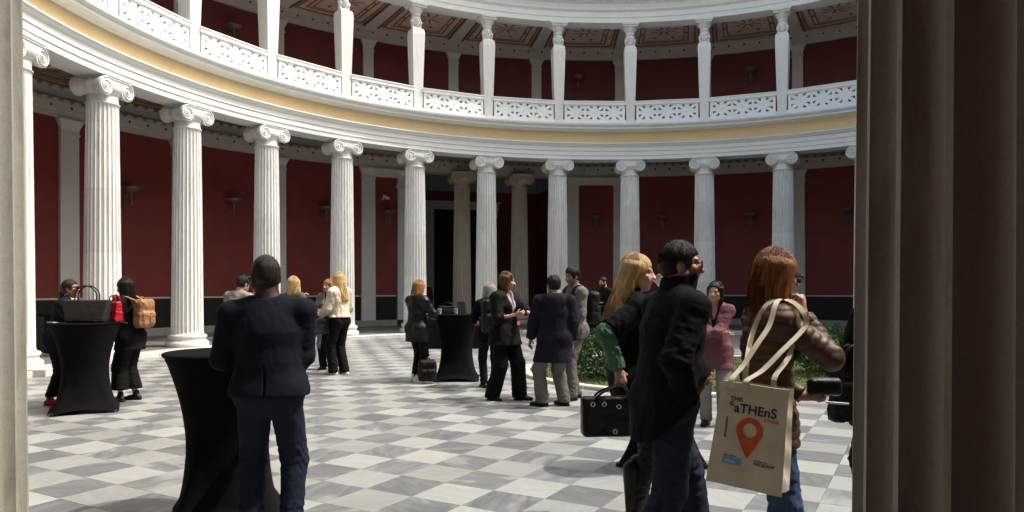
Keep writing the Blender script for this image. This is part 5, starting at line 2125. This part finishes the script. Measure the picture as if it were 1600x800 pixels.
PP['lady'] = person('brown-haired woman in a black trouser suit talking with hands out', (-.10, 10.0), -126, 1.735, 'f', 1.28, head=(32, -3, 0), feet=((-.12, .17, 15), (.13, -.12, -10)), hands={'R': (.12, .27, 1.185), 'L': (-.03, .47, 1.15)}, elbows={'R': (.6, -.8, -.6), 'L': (-.5, -.4, -1)},
                    palms={'R': (-.7, .2, .3), 'L': (.3, .1, .9)}, skin='light', hair=dict(style='long', mat=H_brown, len=.20, vol=.017, flare=.02), glasses='up',
                    top=dict(mat=C_black2, off=.028, hem=.76, vee=.13, collar='low', sleeve=.72, flare=.06, name='jacket', soff=.026), inner=dict(mat=C_print, off=.008, hem=.85, sleeve=.3, name='blouse', vee=.02),
                    pants=dict(mat=C_black2, off=.016, wide=.048, hem=.035), shoes=dict(mat=L_shoe, heel=.035), tier='mid', group=GP)
PP['duffel'] = person('man seen from behind in a long navy hooded coat and grey trousers', (.55, 9.42), 0, 1.68, 'm', 1.12, head=(18, -6, 0), feet=((-.16, .02, 62), (.14, .08, 40)), hands={'L': (-.32, .10, .90)}, skin='tan',
                      hair=dict(style='short', mat=H_dark, vol=.012), top=dict(mat=C_navyc, off=.036, hem=.60, hood=True, flare=.035, name='hooded coat', zs=.5), inner=dict(mat=C_grey, off=.01, hem=.85, collar='high', name='scarf'),
                      pants=dict(mat=C_greyt, off=.018, wide=.03, fold=.007), shoes=dict(mat=L_shoe), tier='mid', group=GP)
PP['grey'] = person('tall man in a grey jacket with a backpack, behind the navy hooded coat', (.87, 10.05), 112, 1.815, 'm', 1.02, head=(12, -8, 0), feet=((-.10, .1, 8), (.10, -.06, -10)), hands={'L': (-.20, .12, .90), 'R': (.2, .12, .92)}, skin='tan',
                    hair=dict(style='short', mat=H_dark, vol=.014), top=dict(mat=C_greyj, off=.026, hem=.82, collar='mid', name='jacket', fold=.009), pants=dict(mat=C_greyt, off=.018, wide=.025, fold=.008), shoes=dict(mat=L_shoe), tier='mid', group=GP)
PP['behind'] = person('dark-haired man whose face peers from behind the grey jacket', (1.20, 14.3), 165, 1.68, 'm', 1.0, skin='tan', hair=dict(style='short', mat=H_dark), top=dict(mat=C_black2, off=.02), pants=dict(mat=C_black2), shoes=dict(mat=L_shoe), tier='far', group=GP, z=.03, beard=.6)
PP['beard'] = person('bearded man in a black shirt standing behind a far cocktail table', (2.36, 18.65), 118, 1.80, 'm', 1.18, head=(5, -4, 0), hands={'R': (.06, .27, 1.13), 'L': (-.10, .26, 1.13)}, skin='light', beard=1.0, hair=dict(style='short', mat=H_dark, vol=.009),
                     top=dict(mat=C_black2, off=.02, collar='low', sleeve=.75, name='shirt'), pants=dict(mat=C_taupe, off=.015), shoes=dict(mat=L_shoe), tier='far', group=GP)
PP['leather'] = person('short-haired woman in a black leather jacket and white sneakers at the table', (-1.56, 11.95), -38, 1.64, 'f', 1.08, head=(-8, -10, 0), feet=((-.07, .0, -10), (.09, -.06, -32)), hands={'R': (.16, .36, 1.13), 'L': (-.12, .38, 1.13)}, elbows={'R': (.8, -.5, -.7), 'L': (-.8, -.5, -.7)}, skin='light',
                       hair=dict(style='long', mat=H_copper, len=.10, vol=.02, tip=.9, fringe=-.01), top=dict(mat=L_black, off=.034, hem=.70, collar='mid', flare=.028, fold=.009, name='jacket'), pants=dict(mat=C_black2, off=.012, wide=.0, hem=.10), shoes=dict(mat=L_white), tier='mid', group=GP)
PP['greyhair'] = person('grey-haired woman with a large black backpack seen from behind', (-.34, 11.25), 14, 1.59, 'f', 1.05, lean=5, head=(-20, -8, 0), skin='light', hair=dict(style='long', mat=H_greyh, len=.10, vol=.02, tip=.9), hands={'R': (.18, .34, 1.1), 'L': (-.2, .34, 1.1)},
                        top=dict(mat=C_black, off=.025, hem=.75), pants=dict(mat=C_black2, wide=.01), shoes=dict(mat=L_shoe), tier='mid', group=GP)
PP['cream'] = person('long-haired blonde woman in a cream jacket and wide black trousers', (-3.06, 12.95), 58, 1.795, 'f', 1.0, head=(18, -4, 0), feet=((-.09, .06, 10), (.09, -.02, 0)), hands={'L': (-.14, .28, 1.04), 'R': (.16, .26, 1.10)}, skin='fair',
                     hair=dict(style='long', mat=H_blond, len=.36, vol=.016, back=.05, flare=.02, tip=.8), top=dict(mat=C_cream, off=.042, hem=.99, flare=.03, collar='mid', fold=.012, name='jacket'), pants=dict(mat=C_black2, off=.014, wide=.03, hem=.03), shoes=dict(mat=L_white), tier='mid', group=GP)
PP['longcoat'] = person('woman in a long grey coat half hidden by the cream jacket', (-3.46, 13.75), 172, 1.68, 'f', 1.0, head=(-18, 0, 0), hands={'R': (.1, .28, 1.12), 'L': (-.1, .28, 1.12)}, skin='light', hair=dict(style='long', mat=H_copper, len=.2),
                         top=dict(mat=C_greyj, off=.025, hem=.42, flare=.05, open=.04, name='coat'), inner=dict(mat=C_black2, off=.01), pants=dict(mat=C_black2, wide=.02), shoes=dict(mat=L_shoe), tier='mid', group=GP)
PP['taupe'] = person('blonde woman in a taupe coat partly behind the navy-jacketed man', (-3.70, 12.35), -28, 1.70, 'f', 1.02, head=(62, -4, 0), skin='light', hands={'L': (-.1, .3, 1.42), 'R': (.2, .2, .95)}, hair=dict(style='long', mat=H_blond, len=.15, vol=.022, tip=.9),
                      top=dict(mat=C_taupe, off=.03, hem=.60, flare=.03, collar='low', name='coat'), inner=dict(mat=C_white, off=.012, hem=.85, collar='high', name='shirt', sleeve=.8), pants=dict(mat=C_black2, wide=.01), shoes=dict(mat=L_shoe), glasses='on', tier='mid', group=GP)
PP['jumper'] = person('dark-haired person in a grey jumper seen from behind at the left', (-4.28, 11.3), -18, 1.72, 'm', 1.0, lean=4, side=3, head=(-14, -16, 0), skin='light', hands={'L': (-.14, .27, 1.48), 'R': (.2, .34, 1.06)}, elbows={'L': (-1, -.1, -.8)}, hair=dict(style='short', mat=H_dark, vol=.018),
                       top=dict(mat=C_grey, off=.028, hem=.80, collar='low', name='jumper', fold=.008), pants=dict(mat=C_black2, off=.014), shoes=dict(mat=L_shoe), tier='mid', group=GP)
PP['denim'] = person('woman with pulled-back hair and sunglasses leaning on the left table', (-5.93, 9.62), -82, 1.66, 'f', 1.12, lean=17, pelvis=(0, -.07, -.01), head=(-4, 12, 0), feet=((-.1, .0, 5), (.1, -.12, -5)), hands={'R': (.05, .43, 1.15), 'L': (-.12, .45, 1.15)}, elbows={'R': (.8, -.6, -.8), 'L': (-.8, -.6, -.8)}, skin='tan',
                      hair=dict(style='pulled', mat=H_dkbrown, vol=.012), top=dict(mat=C_navy, off=.036, hem=.72, collar='mid', vee=.04, flare=.02, fold=.012, fs=20, name='jacket'), inner=dict(mat=C_white, off=.01, hem=.85, name='shirt', sleeve=.8, collar='low'),
                      pants=dict(mat=C_black2, wide=.03, hem=.12), shoes=dict(mat=leather('red_shoe', (.35, .02, .03, 1))), glasses='on', tier='mid', group=GP)
PP['backpacker'] = person('dark-haired woman in black wearing a tan backpack, hand raised to her face', (-5.17, 9.88), 78, 1.655, 'f', 1.10, lean=6, head=(6, -6, 0), feet=((-.09, .10, -20), (.12, .02, 12)), hands={'R': (.08, .31, 1.40), 'L': (-.1, .3, 1.13)}, elbows={'R': (.7, .2, -1)},
                           palms={'R': (-.5, -.7, .2), 'Rd': (-.1, .25, 1)}, skin='light', hair=dict(style='long', mat=H_dark, len=.21, vol=.016, flare=.03), top=dict(mat=C_black, off=.034, hem=.74, flare=.03, name='jacket'), pants=dict(mat=C_black2, off=.022, wide=.055, hem=.17), shoes=dict(mat=L_shoe), tier='mid', group=GP)
PP['shade'] = person('dark figure standing in the shade of the vestibule', (-3.05, 25.5), 175, 1.72, 'm', 1.0, skin='tan', hair=dict(style='short', mat=H_dark), top=dict(mat=C_black2, off=.02), pants=dict(mat=C_black2), shoes=dict(mat=L_shoe), tier='far', group=GP, z=STEP)
# ------------------------------------------------------------------ bags and small things
def np3(v):
    return np.array(v, float)


def soft(name, f, lo, hi, h, mat, parent=None):
    me = np_mesh(name, [surface(f, lo, hi, h)])
    return link_obj(name, me, mat, parent)


def catmull(pts, n=8):
    P = [Vector(p) for p in pts]
    P = [P[0] * 2 - P[1]] + P + [P[-1] * 2 - P[-2]]
    out = []
    for i in range(1, len(P) - 2):
        for j in range(n):
            t = j / n
            a, b, c, d = P[i - 1], P[i], P[i + 1], P[i + 2]
            out.append(.5 * ((2 * b) + (c - a) * t + (2 * a - 5 * b + 4 * c - d) * t * t + (3 * b - a - 3 * c + d) * t ** 3))
    out.append(P[-2])
    return out


def tote(label, loc, rz, w, h, d, mat, handle_h, taper=1.15, sag=.01, res=.010, handle_r=.009, fold=.004, group=None, name='tote_bag', hm=None, tilt=0, handles=None):
    e = empty(name, loc, R(rz), label, 'bag', group)
    e.rotation_euler = (0, R(tilt), R(rz))

    def f(P):
        t = np.clip(P[:, 2] / h, 0, 1)
        Q = P.copy()
        Q[:, 0] = P[:, 0] / (1 + (taper - 1) * t)
        Q[:, 1] = P[:, 1] / (1.05 - .45 * t)
        q = np.abs(Q - _v((0, 0, h / 2))) - (_v((w / 2, d / 2, h / 2)) - .02)
        dd = np.linalg.norm(np.maximum(q, 0), axis=1) + np.minimum(q.max(axis=1), 0) - .02
        return dd * .85 + fold * (1 - 2 * np.abs(wob(P, 26, 77)))
    soft('bag_body', f, (-w * .75, -d * .85, -.03), (w * .75, d * .85, h + .04), res, mat, e)
    for s in (-1, 1):
        b = MB()
        y = s * d * .22
        pts = handles[0 if s < 0 else 1] if handles else [(-w * .28, y, h - .03), (-w * .26, y, h + handle_h * .55), (-w * .1, y, h + handle_h), (w * .1, y, h + handle_h), (w * .26, y, h + handle_h * .55), (w * .28, y, h - .03)]
        b.tube(catmull(pts), handle_r, 8)
        auto_smooth(b.build('handle', hm or mat, e))
    return e


# woven dark tote, red bag and phone on the left table
t = NT('woven_dark_leather')
c_ = t.coord('Object')
ck = t.new('ShaderNodeTexChecker')
ck.inputs['Scale'].default_value = 60
ck.inputs['Color1'].default_value = (0.012, 0.012, 0.012, 1)
ck.inputs['Color2'].default_value = (0.032, 0.032, 0.030, 1)
t.link(t.mapping(c_, (1, 1, 1), (0, R(45), 0)), ck.inputs['Vector'])
t.set(Base_Color=ck.outputs[0], Roughness=.45)
t.bump(ck.outputs[1], .4, .004)
M_woven = t.m
tote('woven dark grey tote bag standing on the left cocktail table', (-5.27, 9.04, 1.106), 5, .46, .285, .18, M_woven, .16, 1.22, handle_r=.008, res=.012, hm=L_black, fold=.004)
L_red = leather('red_leather', (.36, .008, .018, 1), .3)
tote('glossy red handbag beside the woven tote on the left table', (-5.02, 9.20, 1.106), -25, .20, .26, .13, L_red, .07, .9, handle_r=.007, res=.012, fold=.008, name='handbag')
o = MB().box((0, 0, .005), (.075, .15, .009)).build('phone', M_cctv, None, loc=(-5.66, 8.98, 1.105), rot=(0, 0, R(60)))
tag(o, 'white phone lying at the left end of the left table', 'phone')


def backpack(J, label, w, h, d, mat, res=.013, pocket=True, back=.215, drop=.06, loc=None, heading=None, strap_mat=None, on=True):
    """local frame: y points away from the wearer's back"""
    if on:
        k = J['k']
        cpt = J['chest'] - J['u'] * drop - J['fw'] * back
        p = J['tw'](cpt)
        rz = J['root'].rotation_euler.z + math.pi
    else:
        p = Vector(loc)
        rz = R(heading)
    e = empty('backpack', p, rz, label, 'backpack')
    fs = [RBOX((0, 0, 0), (w / 2, d / 2, h / 2), .05), RBOX((0, d * .45, -h * .16), (w * .40, d * .28, h * .26), .04), RBOX((0, d * .1, h * .34), (w * .47, d * .52, h * .20), .06)]
    f0 = UNI(fs, .02)
    f = FOLD(f0, .008, 22, 41)
    soft('backpack_body', f, (-w * .7, -d * .8, -h * .62), (w * .7, d * 1.1, h * .68), res, mat, e)
    b = MB()
    b.tube(catmull([(-.04, -d * .2, h * .5), (-.03, -d * .2, h * .58), (.03, -d * .2, h * .58), (.04, -d * .2, h * .5)]), .009, 8)
    b.build('top_handle', strap_mat or mat, e)
    b = MB()
    b.box((0, d * .735, -h * .05), (w * .5, .008, .025)); b.box((0, d * .74, -h * .12), (.03, .012, .12)); b.build('buckle_strap', strap_mat or mat, e)
    if on:
        inv = Matrix.Rotation(-rz, 4, 'Z') @ Matrix.Translation(-p)
        for s, sg in (('L', -1), ('R', 1)):
            shp = J['sh'][s] * np3((.72, 1, 1)) if False else J['sh'][s] - J['r'] * sg * .055
            pts = [J['chest'] - J['fw'] * (back - .06) + J['u'] * .14 + J['r'] * sg * .08, shp + J['u'] * .092 - J['fw'] * .03, shp + J['u'] * .072 + J['fw'] * .07, J['chest'] + J['fw'] * .165 + J['r'] * sg * .11, J['chest'] - J['u'] * .10 + J['fw'] * .09 + J['r'] * sg * .185, J['chest'] - J['u'] * .17 - J['fw'] * .09 + J['r'] * sg * .16]
            pts = [inv @ J['tw'](q) for q in pts]
            b = MB(); b.ribbon(catmull(pts), .05, .012, (1, 0, 0)); b.build('shoulder_strap', strap_mat or mat, e)
    return e


L_tan = leather('tan_metallic_leather', (.30, .155, .075, 1), .34)
backpack(PP['backpacker'], 'shiny tan leather backpack worn by the woman in black', .30, .38, .15, L_tan, .011, back=.245, strap_mat=L_tan)
C_bag = cloth('black_nylon', (.006, .006, .0065, 1), .6, spec=.25)
backpack(PP['greyhair'], 'large black backpack on the grey-haired woman', .36, .50, .20, C_bag, back=.25, drop=.10)
backpack(PP['grey'], 'black backpack on the man in the grey jacket', .30, .44, .16, C_bag, back=.235, drop=.08)
backpack(None, 'black backpack set down at the foot of the middle cocktail table', .30, .34, .16, C_bag, on=False, loc=(-1.36, 11.72, .205), heading=190)

# things on the middle table
tote('small black handbag lying on the middle cocktail table', (-1.08, 12.2, 1.106), 0, .30, .13, .16, L_black, .05, 1.0, handle_r=.006, res=.012, name='handbag')
e = empty('tablet', (-.85, 12.25, 1.106), R(35), 'dark tablet propped upright on the middle cocktail table', 'tablet')
MB().box((0, 0, .10), (.15, .012, .20), Matrix.Rotation(R(-12), 3, 'X')).build('screen', M_blackgloss, e)
MB().box((0, .05, .006), (.14, .12, .008)).build('stand', M_blackgloss, e)
M_cup = plain('white_paper_cup', (.68, .67, .64, 1), .6, .03, 5, 0)
for (x, y, lb) in ((-1.20, 12.05, 'white paper cup at the left end of the middle table'), (-.93, 12.06, 'white paper cup in front of the tablet on the middle table')):
    b = MB(); b.lathe([(.026, 0), (.027, .003), (.036, .085), (.0375, .087), (.034, .085), (.026, .01), (.001, .008)], 20, (0, 0, 0), False)
    o = auto_smooth(b.build('paper_cup', M_cup, None, loc=(x, y, 1.1045))); tag(o, lb, 'cup', 'paper cups')

# black tote of the blonde woman
J = PP['blonde']
hw_ = J['tw'](J['wri']['R'] + J['hd']['R'] * .0 + np3((0.0, .02, -.09)))
bx, by, bz = hw_.x - .03, hw_.y - .06, hw_.z - .385
hl = []
for y in (-.035, .035):
    hl.append([(-.08, y, .22), (-.03, y, .27), (.085, y * .5, .315), (.11, y * .5, .315), (.135, y, .27), (.13, y, .22)])
bag = tote('structured black leather tote held by the blonde woman', (bx - .075, by, bz + .07), 4, .30, .245, .13, L_black, .2, 1.04, handles=hl, handle_r=.0075, res=.010, fold=.0015)
M_silver = plain('polished_metal', (.6, .6, .6, 1), .25, .02, 5, 0, metal=1.0)
for (x, z) in ((-.09, .205), (-.02, .205), (.07, .19), (.045, .04)):
    b = MB(); b.tube(catmull([(x + .012 * math.cos(a), -.062 - (.012 if z < .1 else 0), z + .012 * math.sin(a)) for a in [i * math.pi / 4 for i in range(9)]], 3), .0032, 6)
    b.build('grommet', M_silver, bag)
# plastic cup at her mouth
t = NT('clear_plastic'); t.set(Base_Color=(.9, .93, .93, 1), Roughness=.12); t.b.inputs['Transmission Weight'].default_value = .75; t.b.inputs['IOR'].default_value = 1.2
cup = J['hq'](.0, .155, -.052)
p = J['tw'](cup)
b = MB(); b.lathe([(.024, -.05), (.025, -.048), (.034, .045), (.036, .047), (.033, .045), (.023, -.046)], 20, (0, 0, 0), False)
o = auto_smooth(b.build('plastic_cup', t.m, None, loc=p)); o.rotation_euler = (R(20), R(-38), 0)
tag(o, 'clear plastic cup held to the mouth of the blonde woman', 'cup')

# dark shoulder bag of the woman in cream
tote('dark tote bag hanging from the arm of the woman in cream', (-3.36, 12.78, .72), 40, .34, .28, .14, leather('dark_brown_leather', (.012, .010, .010, 1), .4), .22, 1.08, res=.013, handle_r=.008, fold=.006)

# badge of the woman in the suit
J = PP['lady']
o = MB().box((0, 0, 0), (.075, .004, .05)).build('name_badge', plain('orange_card', (.55, .13, .06, 1), .6), None, loc=J['tw'](J['wri']['R'] + np3((.0, .05, -.11))), rot=(0, 0, R(-120)))
tag(o, 'small orange badge hanging in front of the woman in the black suit', 'badge')

# ---- canvas tote with its print
t = NT('natural_canvas')
c_ = t.coord('Object')
wv = t.new('ShaderNodeTexWave', wave_type='BANDS', bands_direction='Z'); wv.inputs['Scale'].default_value = 160; t.link(c_, wv.inputs['Vector'])
wv2 = t.new('ShaderNodeTexWave', wave_type='BANDS', bands_direction='X'); wv2.inputs['Scale'].default_value = 160; t.link(c_, wv2.inputs['Vector'])
n1 = t.noise(c_, 7, 5, .6)
t.set(Base_Color=t.ramp(n1, [(.3, (.50, .43, .32, 1)), (.7, (.60, .53, .41, 1))]), Roughness=.9)
t.bump(t.math('ADD', t.math('MULTIPLY', t.math('ADD', wv.outputs[1], wv2.outputs[1]), .12), t.noise(t.mapping(c_, (1, 1, .6)), 12, 4, .6, .6)), .35, .008)
M_canvas = t.m
BW0, BW1, BH, BD = .140, .160, .445, .17         # half width top, half width bottom, height, depth
bagc = Vector((1.035, 3.20, .665))
cb = empty('canvas_tote', bagc, R(-22), 'natural canvas tote bag with an orange map pin, hanging from the auburn-haired woman', 'bag')
cb.rotation_euler = (R(-3), R(5), R(-31))


def wav(x, z):
    return .0035 * math.sin(x * 22 + z * 7 + .6) + .0025 * math.sin(z * 26 - x * 18) + .003 * math.sin(x * 47 + z * 11) * (1 - z / BH)


def bagpt(u, v, dpt):
    """u -1..1 across, v 0..1 up, dpt 0 front .. 1 back"""
    hwd = BW1 + (BW0 - BW1) * v
    dep = BD * (1 - .38 * v ** 1.5)
    y = -dep / 2 + dep * dpt
    bulge = .010 * math.sin(math.pi * v) * math.cos(u * math.pi / 2)
    x = u * hwd
    if dpt <= 0:
        y += wav(x, v * BH)
    return Vector((x, y, v * BH))


b = MB()
N, Mv = 16, 26
rngb = random.Random(4)
loop = [(-1 + 2 * i / N, 0.0) for i in range(N + 1)] + [(1, j / 6) for j in range(1, 6)] + [(1 - 2 * i / N, 1.0) for i in range(N + 1)] + [(-1, 1 - j / 6) for j in range(1, 6)]
V = []
for j in range(Mv + 1):
    v = j / Mv
    for (u, dp) in loop:
        p = bagpt(u, v, dp)
        if abs(u) == 1 and 0 < dp < 1:            # gusset folds inwards, more at the top
            p.x -= math.copysign(.030 * math.sin(math.pi * dp) * (.25 + .75 * v) + .008 * math.sin(v * 19 + dp * 5), u)
        elif dp == 1:
            p.y += .006 * math.sin(u * 5 + v * 9)
        V.append(p)
L_ = len(loop)
F = []
for j in range(Mv):
    for i in range(L_):
        k = (i + 1) % L_
        F.append((j * L_ + i, j * L_ + k, (j + 1) * L_ + k, (j + 1) * L_ + i))
F.append(tuple(range(L_ - 1, -1, -1)))
b.add(V, F)
o = b.build('bag_body', M_canvas, cb)
auto_smooth(o, 55)
# hem band
h_ = MB()
V, F = [], []
for i in range(N + 1):
    uu = -1 + 2 * i / N
    for (vv_, oy) in ((.925, -.0022), (1.0, -.0022), (1.004, .0), (1.0, .0022), (.925, .0006)):
        V.append(bagpt(uu, min(vv_, 1.0), 0) + Vector((0, oy, .002 if vv_ > 1 else 0)))
for i in range(N):
    for k in range(4):
        F.append((i * 5 + k, i * 5 + k + 1, i * 5 + 5 + k + 1, i * 5 + 5 + k))
h_.add(V, F)
h_.build('hem', M_canvas, cb)
# straps over the right shoulder
bpy.context.view_layer.update()
J = PP['puffer']
inv = cb.matrix_world.inverted()
sR = J['sh']['R']
top = lambda o, f, uu: inv @ J['tw'](sR - J['r'] * o + J['fw'] * f + J['u'] * uu)
a0, a1 = bagpt(-.72, .94, 0) + Vector((0, -.007, 0)), bagpt(-.30, .94, 0) + Vector((0, -.007, 0))
bk, ft = top(-.085, -.085, -.02), top(-.115, .07, -.02)
pts = [a0, a0 + Vector((.002, -.001, .04)), a0.lerp(bk, .35) + Vector((-.004, -.004, 0)), a0.lerp(bk, .7) + Vector((0, -.01, 0)), bk, top(-.045, -.045, .075), top(.02, .0, .105), top(-.02, .05, .095), top(-.09, .075, .045), ft, a1.lerp(ft, .6) + Vector((.004, -.02, 0)), a1.lerp(ft, .3) + Vector((0, -.012, 0)), a1 + Vector((.006, -.001, .04)), a1]
sb = MB(); sb.ribbon(catmull(pts, 6), .023, .003, (1, 0, 0)); sb.build('strap', M_canvas, cb)
a2, a3 = bagpt(.42, .93, 1) + Vector((0, .006, 0)), bagpt(.62, .93, 1) + Vector((0, .006, 0))
pts = [a2, a2 + Vector((-.004, .004, .07)), a2.lerp(top(.03, .12, .0), .55), top(.035, .085, .06), top(.05, .0, .105), top(.035, -.07, .06), top(.03, -.12, -.05), bagpt(-.5, .93, 1) + Vector((0, .006, .12)), bagpt(-.5, .93, 1) + Vector((0, .006, 0))]
sb = MB(); sb.ribbon(catmull(pts, 6), .023, .003, (1, 0, 0)); sb.build('strap', M_canvas, cb)

# print on the front panel
INK = plain('dark_ink', (.025, .022, .035, 1), .8, .05, 5, 0)
INK_O = plain('orange_ink', (.52, .085, .022, 1), .8, .08, 9, 0)
INK_B = plain('blue_ink', (.16, .32, .50, 1), .8, .06, 9, 0)
INK_W = plain('pale_ink', (.55, .58, .6, 1), .8, .05, 5, 0)


def front_mesh(name, V2, F, mat, dz=.0022):
    """V2 in bag-face metres: x across from the middle, z up from the bottom"""
    P = []
    for (x, z) in V2:
        v = z / BH
        p = bagpt(x / (BW1 + (BW0 - BW1) * v), v, 0)
        P.append((x, p.y - dz, z))
    me = mesh(name, P, F)
    return link_obj(name, me, mat, cb)


def text(name, s, x, z, size, mat, rot=0.0, sx=1.0, align='LEFT'):
    cu = bpy.data.curves.new(name, 'FONT')
    cu.body = s
    cu.size = size
    cu.align_x = align
    cu.offset = size * .018
    to = bpy.data.objects.new(name + '_tmp', cu)
    COL.objects.link(to)
    bpy.context.view_layer.update()
    me = bpy.data.meshes.new_from_object(to.evaluated_get(bpy.context.evaluated_depsgraph_get()))
    bpy.data.objects.remove(to)
    ca, sa = math.cos(rot), math.sin(rot)
    for vv in me.vertices:
        a, q = vv.co.x * sx, vv.co.y
        px, pz = x + ca * a - sa * q, z + sa * a + ca * q
        vv.co = (px, bagpt(px / (BW1 + (BW0 - BW1) * pz / BH), pz / BH, 0).y - .0024, pz)
    me.update()
    bm = bmesh.new(); bm.from_mesh(me); bmesh.ops.recalc_face_normals(bm, faces=bm.faces); bm.to_mesh(me); bm.free()
    return link_obj(name, me, mat, cb)


text('lettering', 'THIS', -.098, .365, .026, INK, 0, 1.05)
text('lettering', 'IS', -.098, .343, .026, INK, 0, 1.05)
text('lettering', 'aTHEnS', -.076, .318, .056, INK, 0, 1.0)
text('lettering', 'ATHENS', .052, .296, .017, INK_O, 0, 1.0)
text('lettering', '#thisisathens', -.096, .205, .017, INK, R(90), 1.0)
text('lettering', 'AEGEAN', .030, .108, .0175, INK, 0, 1.25)
text('lettering', 'official partner', .030, .124, .010, INK, 0, 1.0)
text('lettering', 'supported by', -.098, .128, .010, INK, 0, 1.0)
# map pin: drop outline with a round hole
V2, F = [], []
pc, pr, hr, tip = (.0, .245), .058, .030, .130
n = 40
for i in range(n):
    a = 2 * math.pi * i / n + math.pi / 2
    x, z = pr * math.cos(a), pr * math.sin(a)
    if z < -.012:
        # straight flanks to the tip
        t_ = (-.012 - z) / (pr - .012)
        x = math.copysign(pr * .978 * (1 - t_) ** .9, x) if abs(x) > 1e-4 else 0
        z = -.012 - t_ * (pc[1] - tip - .012)
    V2.append((pc[0] + x, pc[1] + z))
for i in range(n):
    a = 2 * math.pi * i / n + math.pi / 2
    V2.append((pc[0] + hr * math.cos(a), pc[1] + .004 + hr * math.sin(a)))
F = [(i, (i + 1) % n, n + (i + 1) % n, n + i) for i in range(n)]
front_mesh('map_pin', V2, F, INK_O)
front_mesh('pin_shadow', [(-.02, .122), (.0, .1195), (.03, .122), (.0, .1245)], [(0, 1, 2, 3)], INK_W)
V2 = [(-.100 + .078 * i / 14, .094 + .028 * j / 5) for j in range(6) for i in range(15)]
front_mesh('blue_box', V2, [(j * 15 + i, j * 15 + i + 1, j * 15 + i + 16, j * 15 + i + 15) for j in range(5) for i in range(14)], INK_B, .0016)
text('lettering', 'athens', -.090, .103, .014, INK_W, 0, 1.2)
front_mesh('wing_mark', [(.107, .106), (.116, .112), (.120, .122), (.112, .116)], [(0, 1, 2, 3)], INK)

# ---- pouch and pen held by the auburn-haired woman
lw = J['wri']['L']; ld = J['hd']['L']
pc_ = J['tw'](lw + J['fw'] * .085 + J['r'] * .055 + np3((0, 0, .055)))
e = empty('pouch', pc_, J['root'].rotation_euler.z, 'black leather pouch in the hand of the auburn-haired woman', 'pouch')
f = UNI([RBOX((0, .0, 0), (.030, .085, .045), .028)], .01)
soft('pouch_body', FOLD(f, .002, 30, 9), (-.06, -.12, -.08), (.06, .12, .08), .006, L_black, e)
MB().ribbon(catmull([(-.031, -.07, .02), (-.032, 0, .022), (-.031, .07, .02)]), .006, .004, (0, 0, 1)).build('zip', M_silver, e)
e = empty('pen', J['tw'](lw + J['fw'] * .12 + J['r'] * .04 + np3((0, 0, -.025))), J['root'].rotation_euler.z, 'slim silver pen pointing forward under the black pouch', 'pen')
b = MB(); b.tube([(0, -.02, 0), (0, .09, -.008)], .0055, 8); b.build('barrel', M_silver, e)
b = MB(); b.tube([(0, .0905, -.0081), (0, .106, -.0095)], [.005, .0015], 8); b.build('tip', M_blackgloss, e)

# bag of the person at the right edge
tote('black shoulder bag hanging from the person hidden by the near column', (2.0, 4.30, .74), 10, .26, .24, .12, C_bag, .2, 1.0, res=.013, fold=.008)

# ------------------------------------------------------------------ shrubs on the lawn
M_leaf = NT('shrub_leaf')
g_ = M_leaf.new('ShaderNodeNewGeometry')
M_leaf.link(M_leaf.ramp(g_.outputs['Random Per Island'], [(0, (.022, .062, .016, 1)), (.6, (.045, .11, .028, 1)), (1, (.09, .17, .05, 1))]), M_leaf.b.inputs['Base Color'])
M_leaf.set(Roughness=.5)
M_leaf.b.inputs['Subsurface Weight'].default_value = 0.0
M_twig = plain('shrub_twig', (.05, .035, .022, 1), .9, .2)


def shrub(x, y, rx, h, seed, label):
    e = empty('shrub', (x, y, .03), 0, label, 'shrub', 'clipped shrubs on the lawn')
    r_ = np.random.default_rng(seed)
    st = MB()
    for i in range(16):
        a = r_.uniform(0, 6.28); q = r_.uniform(.3, .8)
        st.tube([(.03 * math.cos(a), .03 * math.sin(a), 0), (rx * q * .5 * math.cos(a), rx * q * .5 * math.sin(a), h * .4), (rx * q * math.cos(a), rx * q * math.sin(a), h * r_.uniform(.6, .85))], [.014, .010, .005], 5)
    st.build('stems', M_twig, e)
    V, F = [], []
    n = 7000
    for i in range(n):
        u = r_.uniform(-1, 1); a = r_.uniform(0, 6.28)
        rad = r_.uniform(.45, 1.0) ** .35
        bump = 1 + .10 * math.sin(a * 5 + u * 4) + .08 * math.sin(a * 11 - u * 7)
        s = math.sqrt(max(0, 1 - u * u))
        p = np.array([rx * s * math.cos(a) * rad * bump, rx * s * math.sin(a) * rad * bump, h * (.52 + .48 * u * rad * bump)])
        if p[2] < .02:
            p[2] = r_.uniform(.02, .2)
        d = norm(np.array([p[0], p[1], (p[2] - h * .4) * 1.2]) + r_.normal(0, .35, 3) * rx)
        s_ = norm(np.cross(d, r_.normal(size=3)))
        l = r_.uniform(.035, .065); w = l * .30
        k = len(V)
        up = np.cross(s_, d)
        V += [p, p + d * l * .5 + s_ * w + up * .004, p + d * l, p + d * l * .5 - s_ * w + up * .004]
        F.append((k, k + 1, k + 2, k + 3))
    link_obj('foliage', mesh('foliage', V, F), M_leaf.m, e)
    return e


shrub(1.58, 12.25, .55, .80, 1, 'round green shrub beside the grey-jacketed man, behind the black tote')
shrub(5.55, 12.7, .60, .80, 2, 'round green shrub at the right beside the person in black')
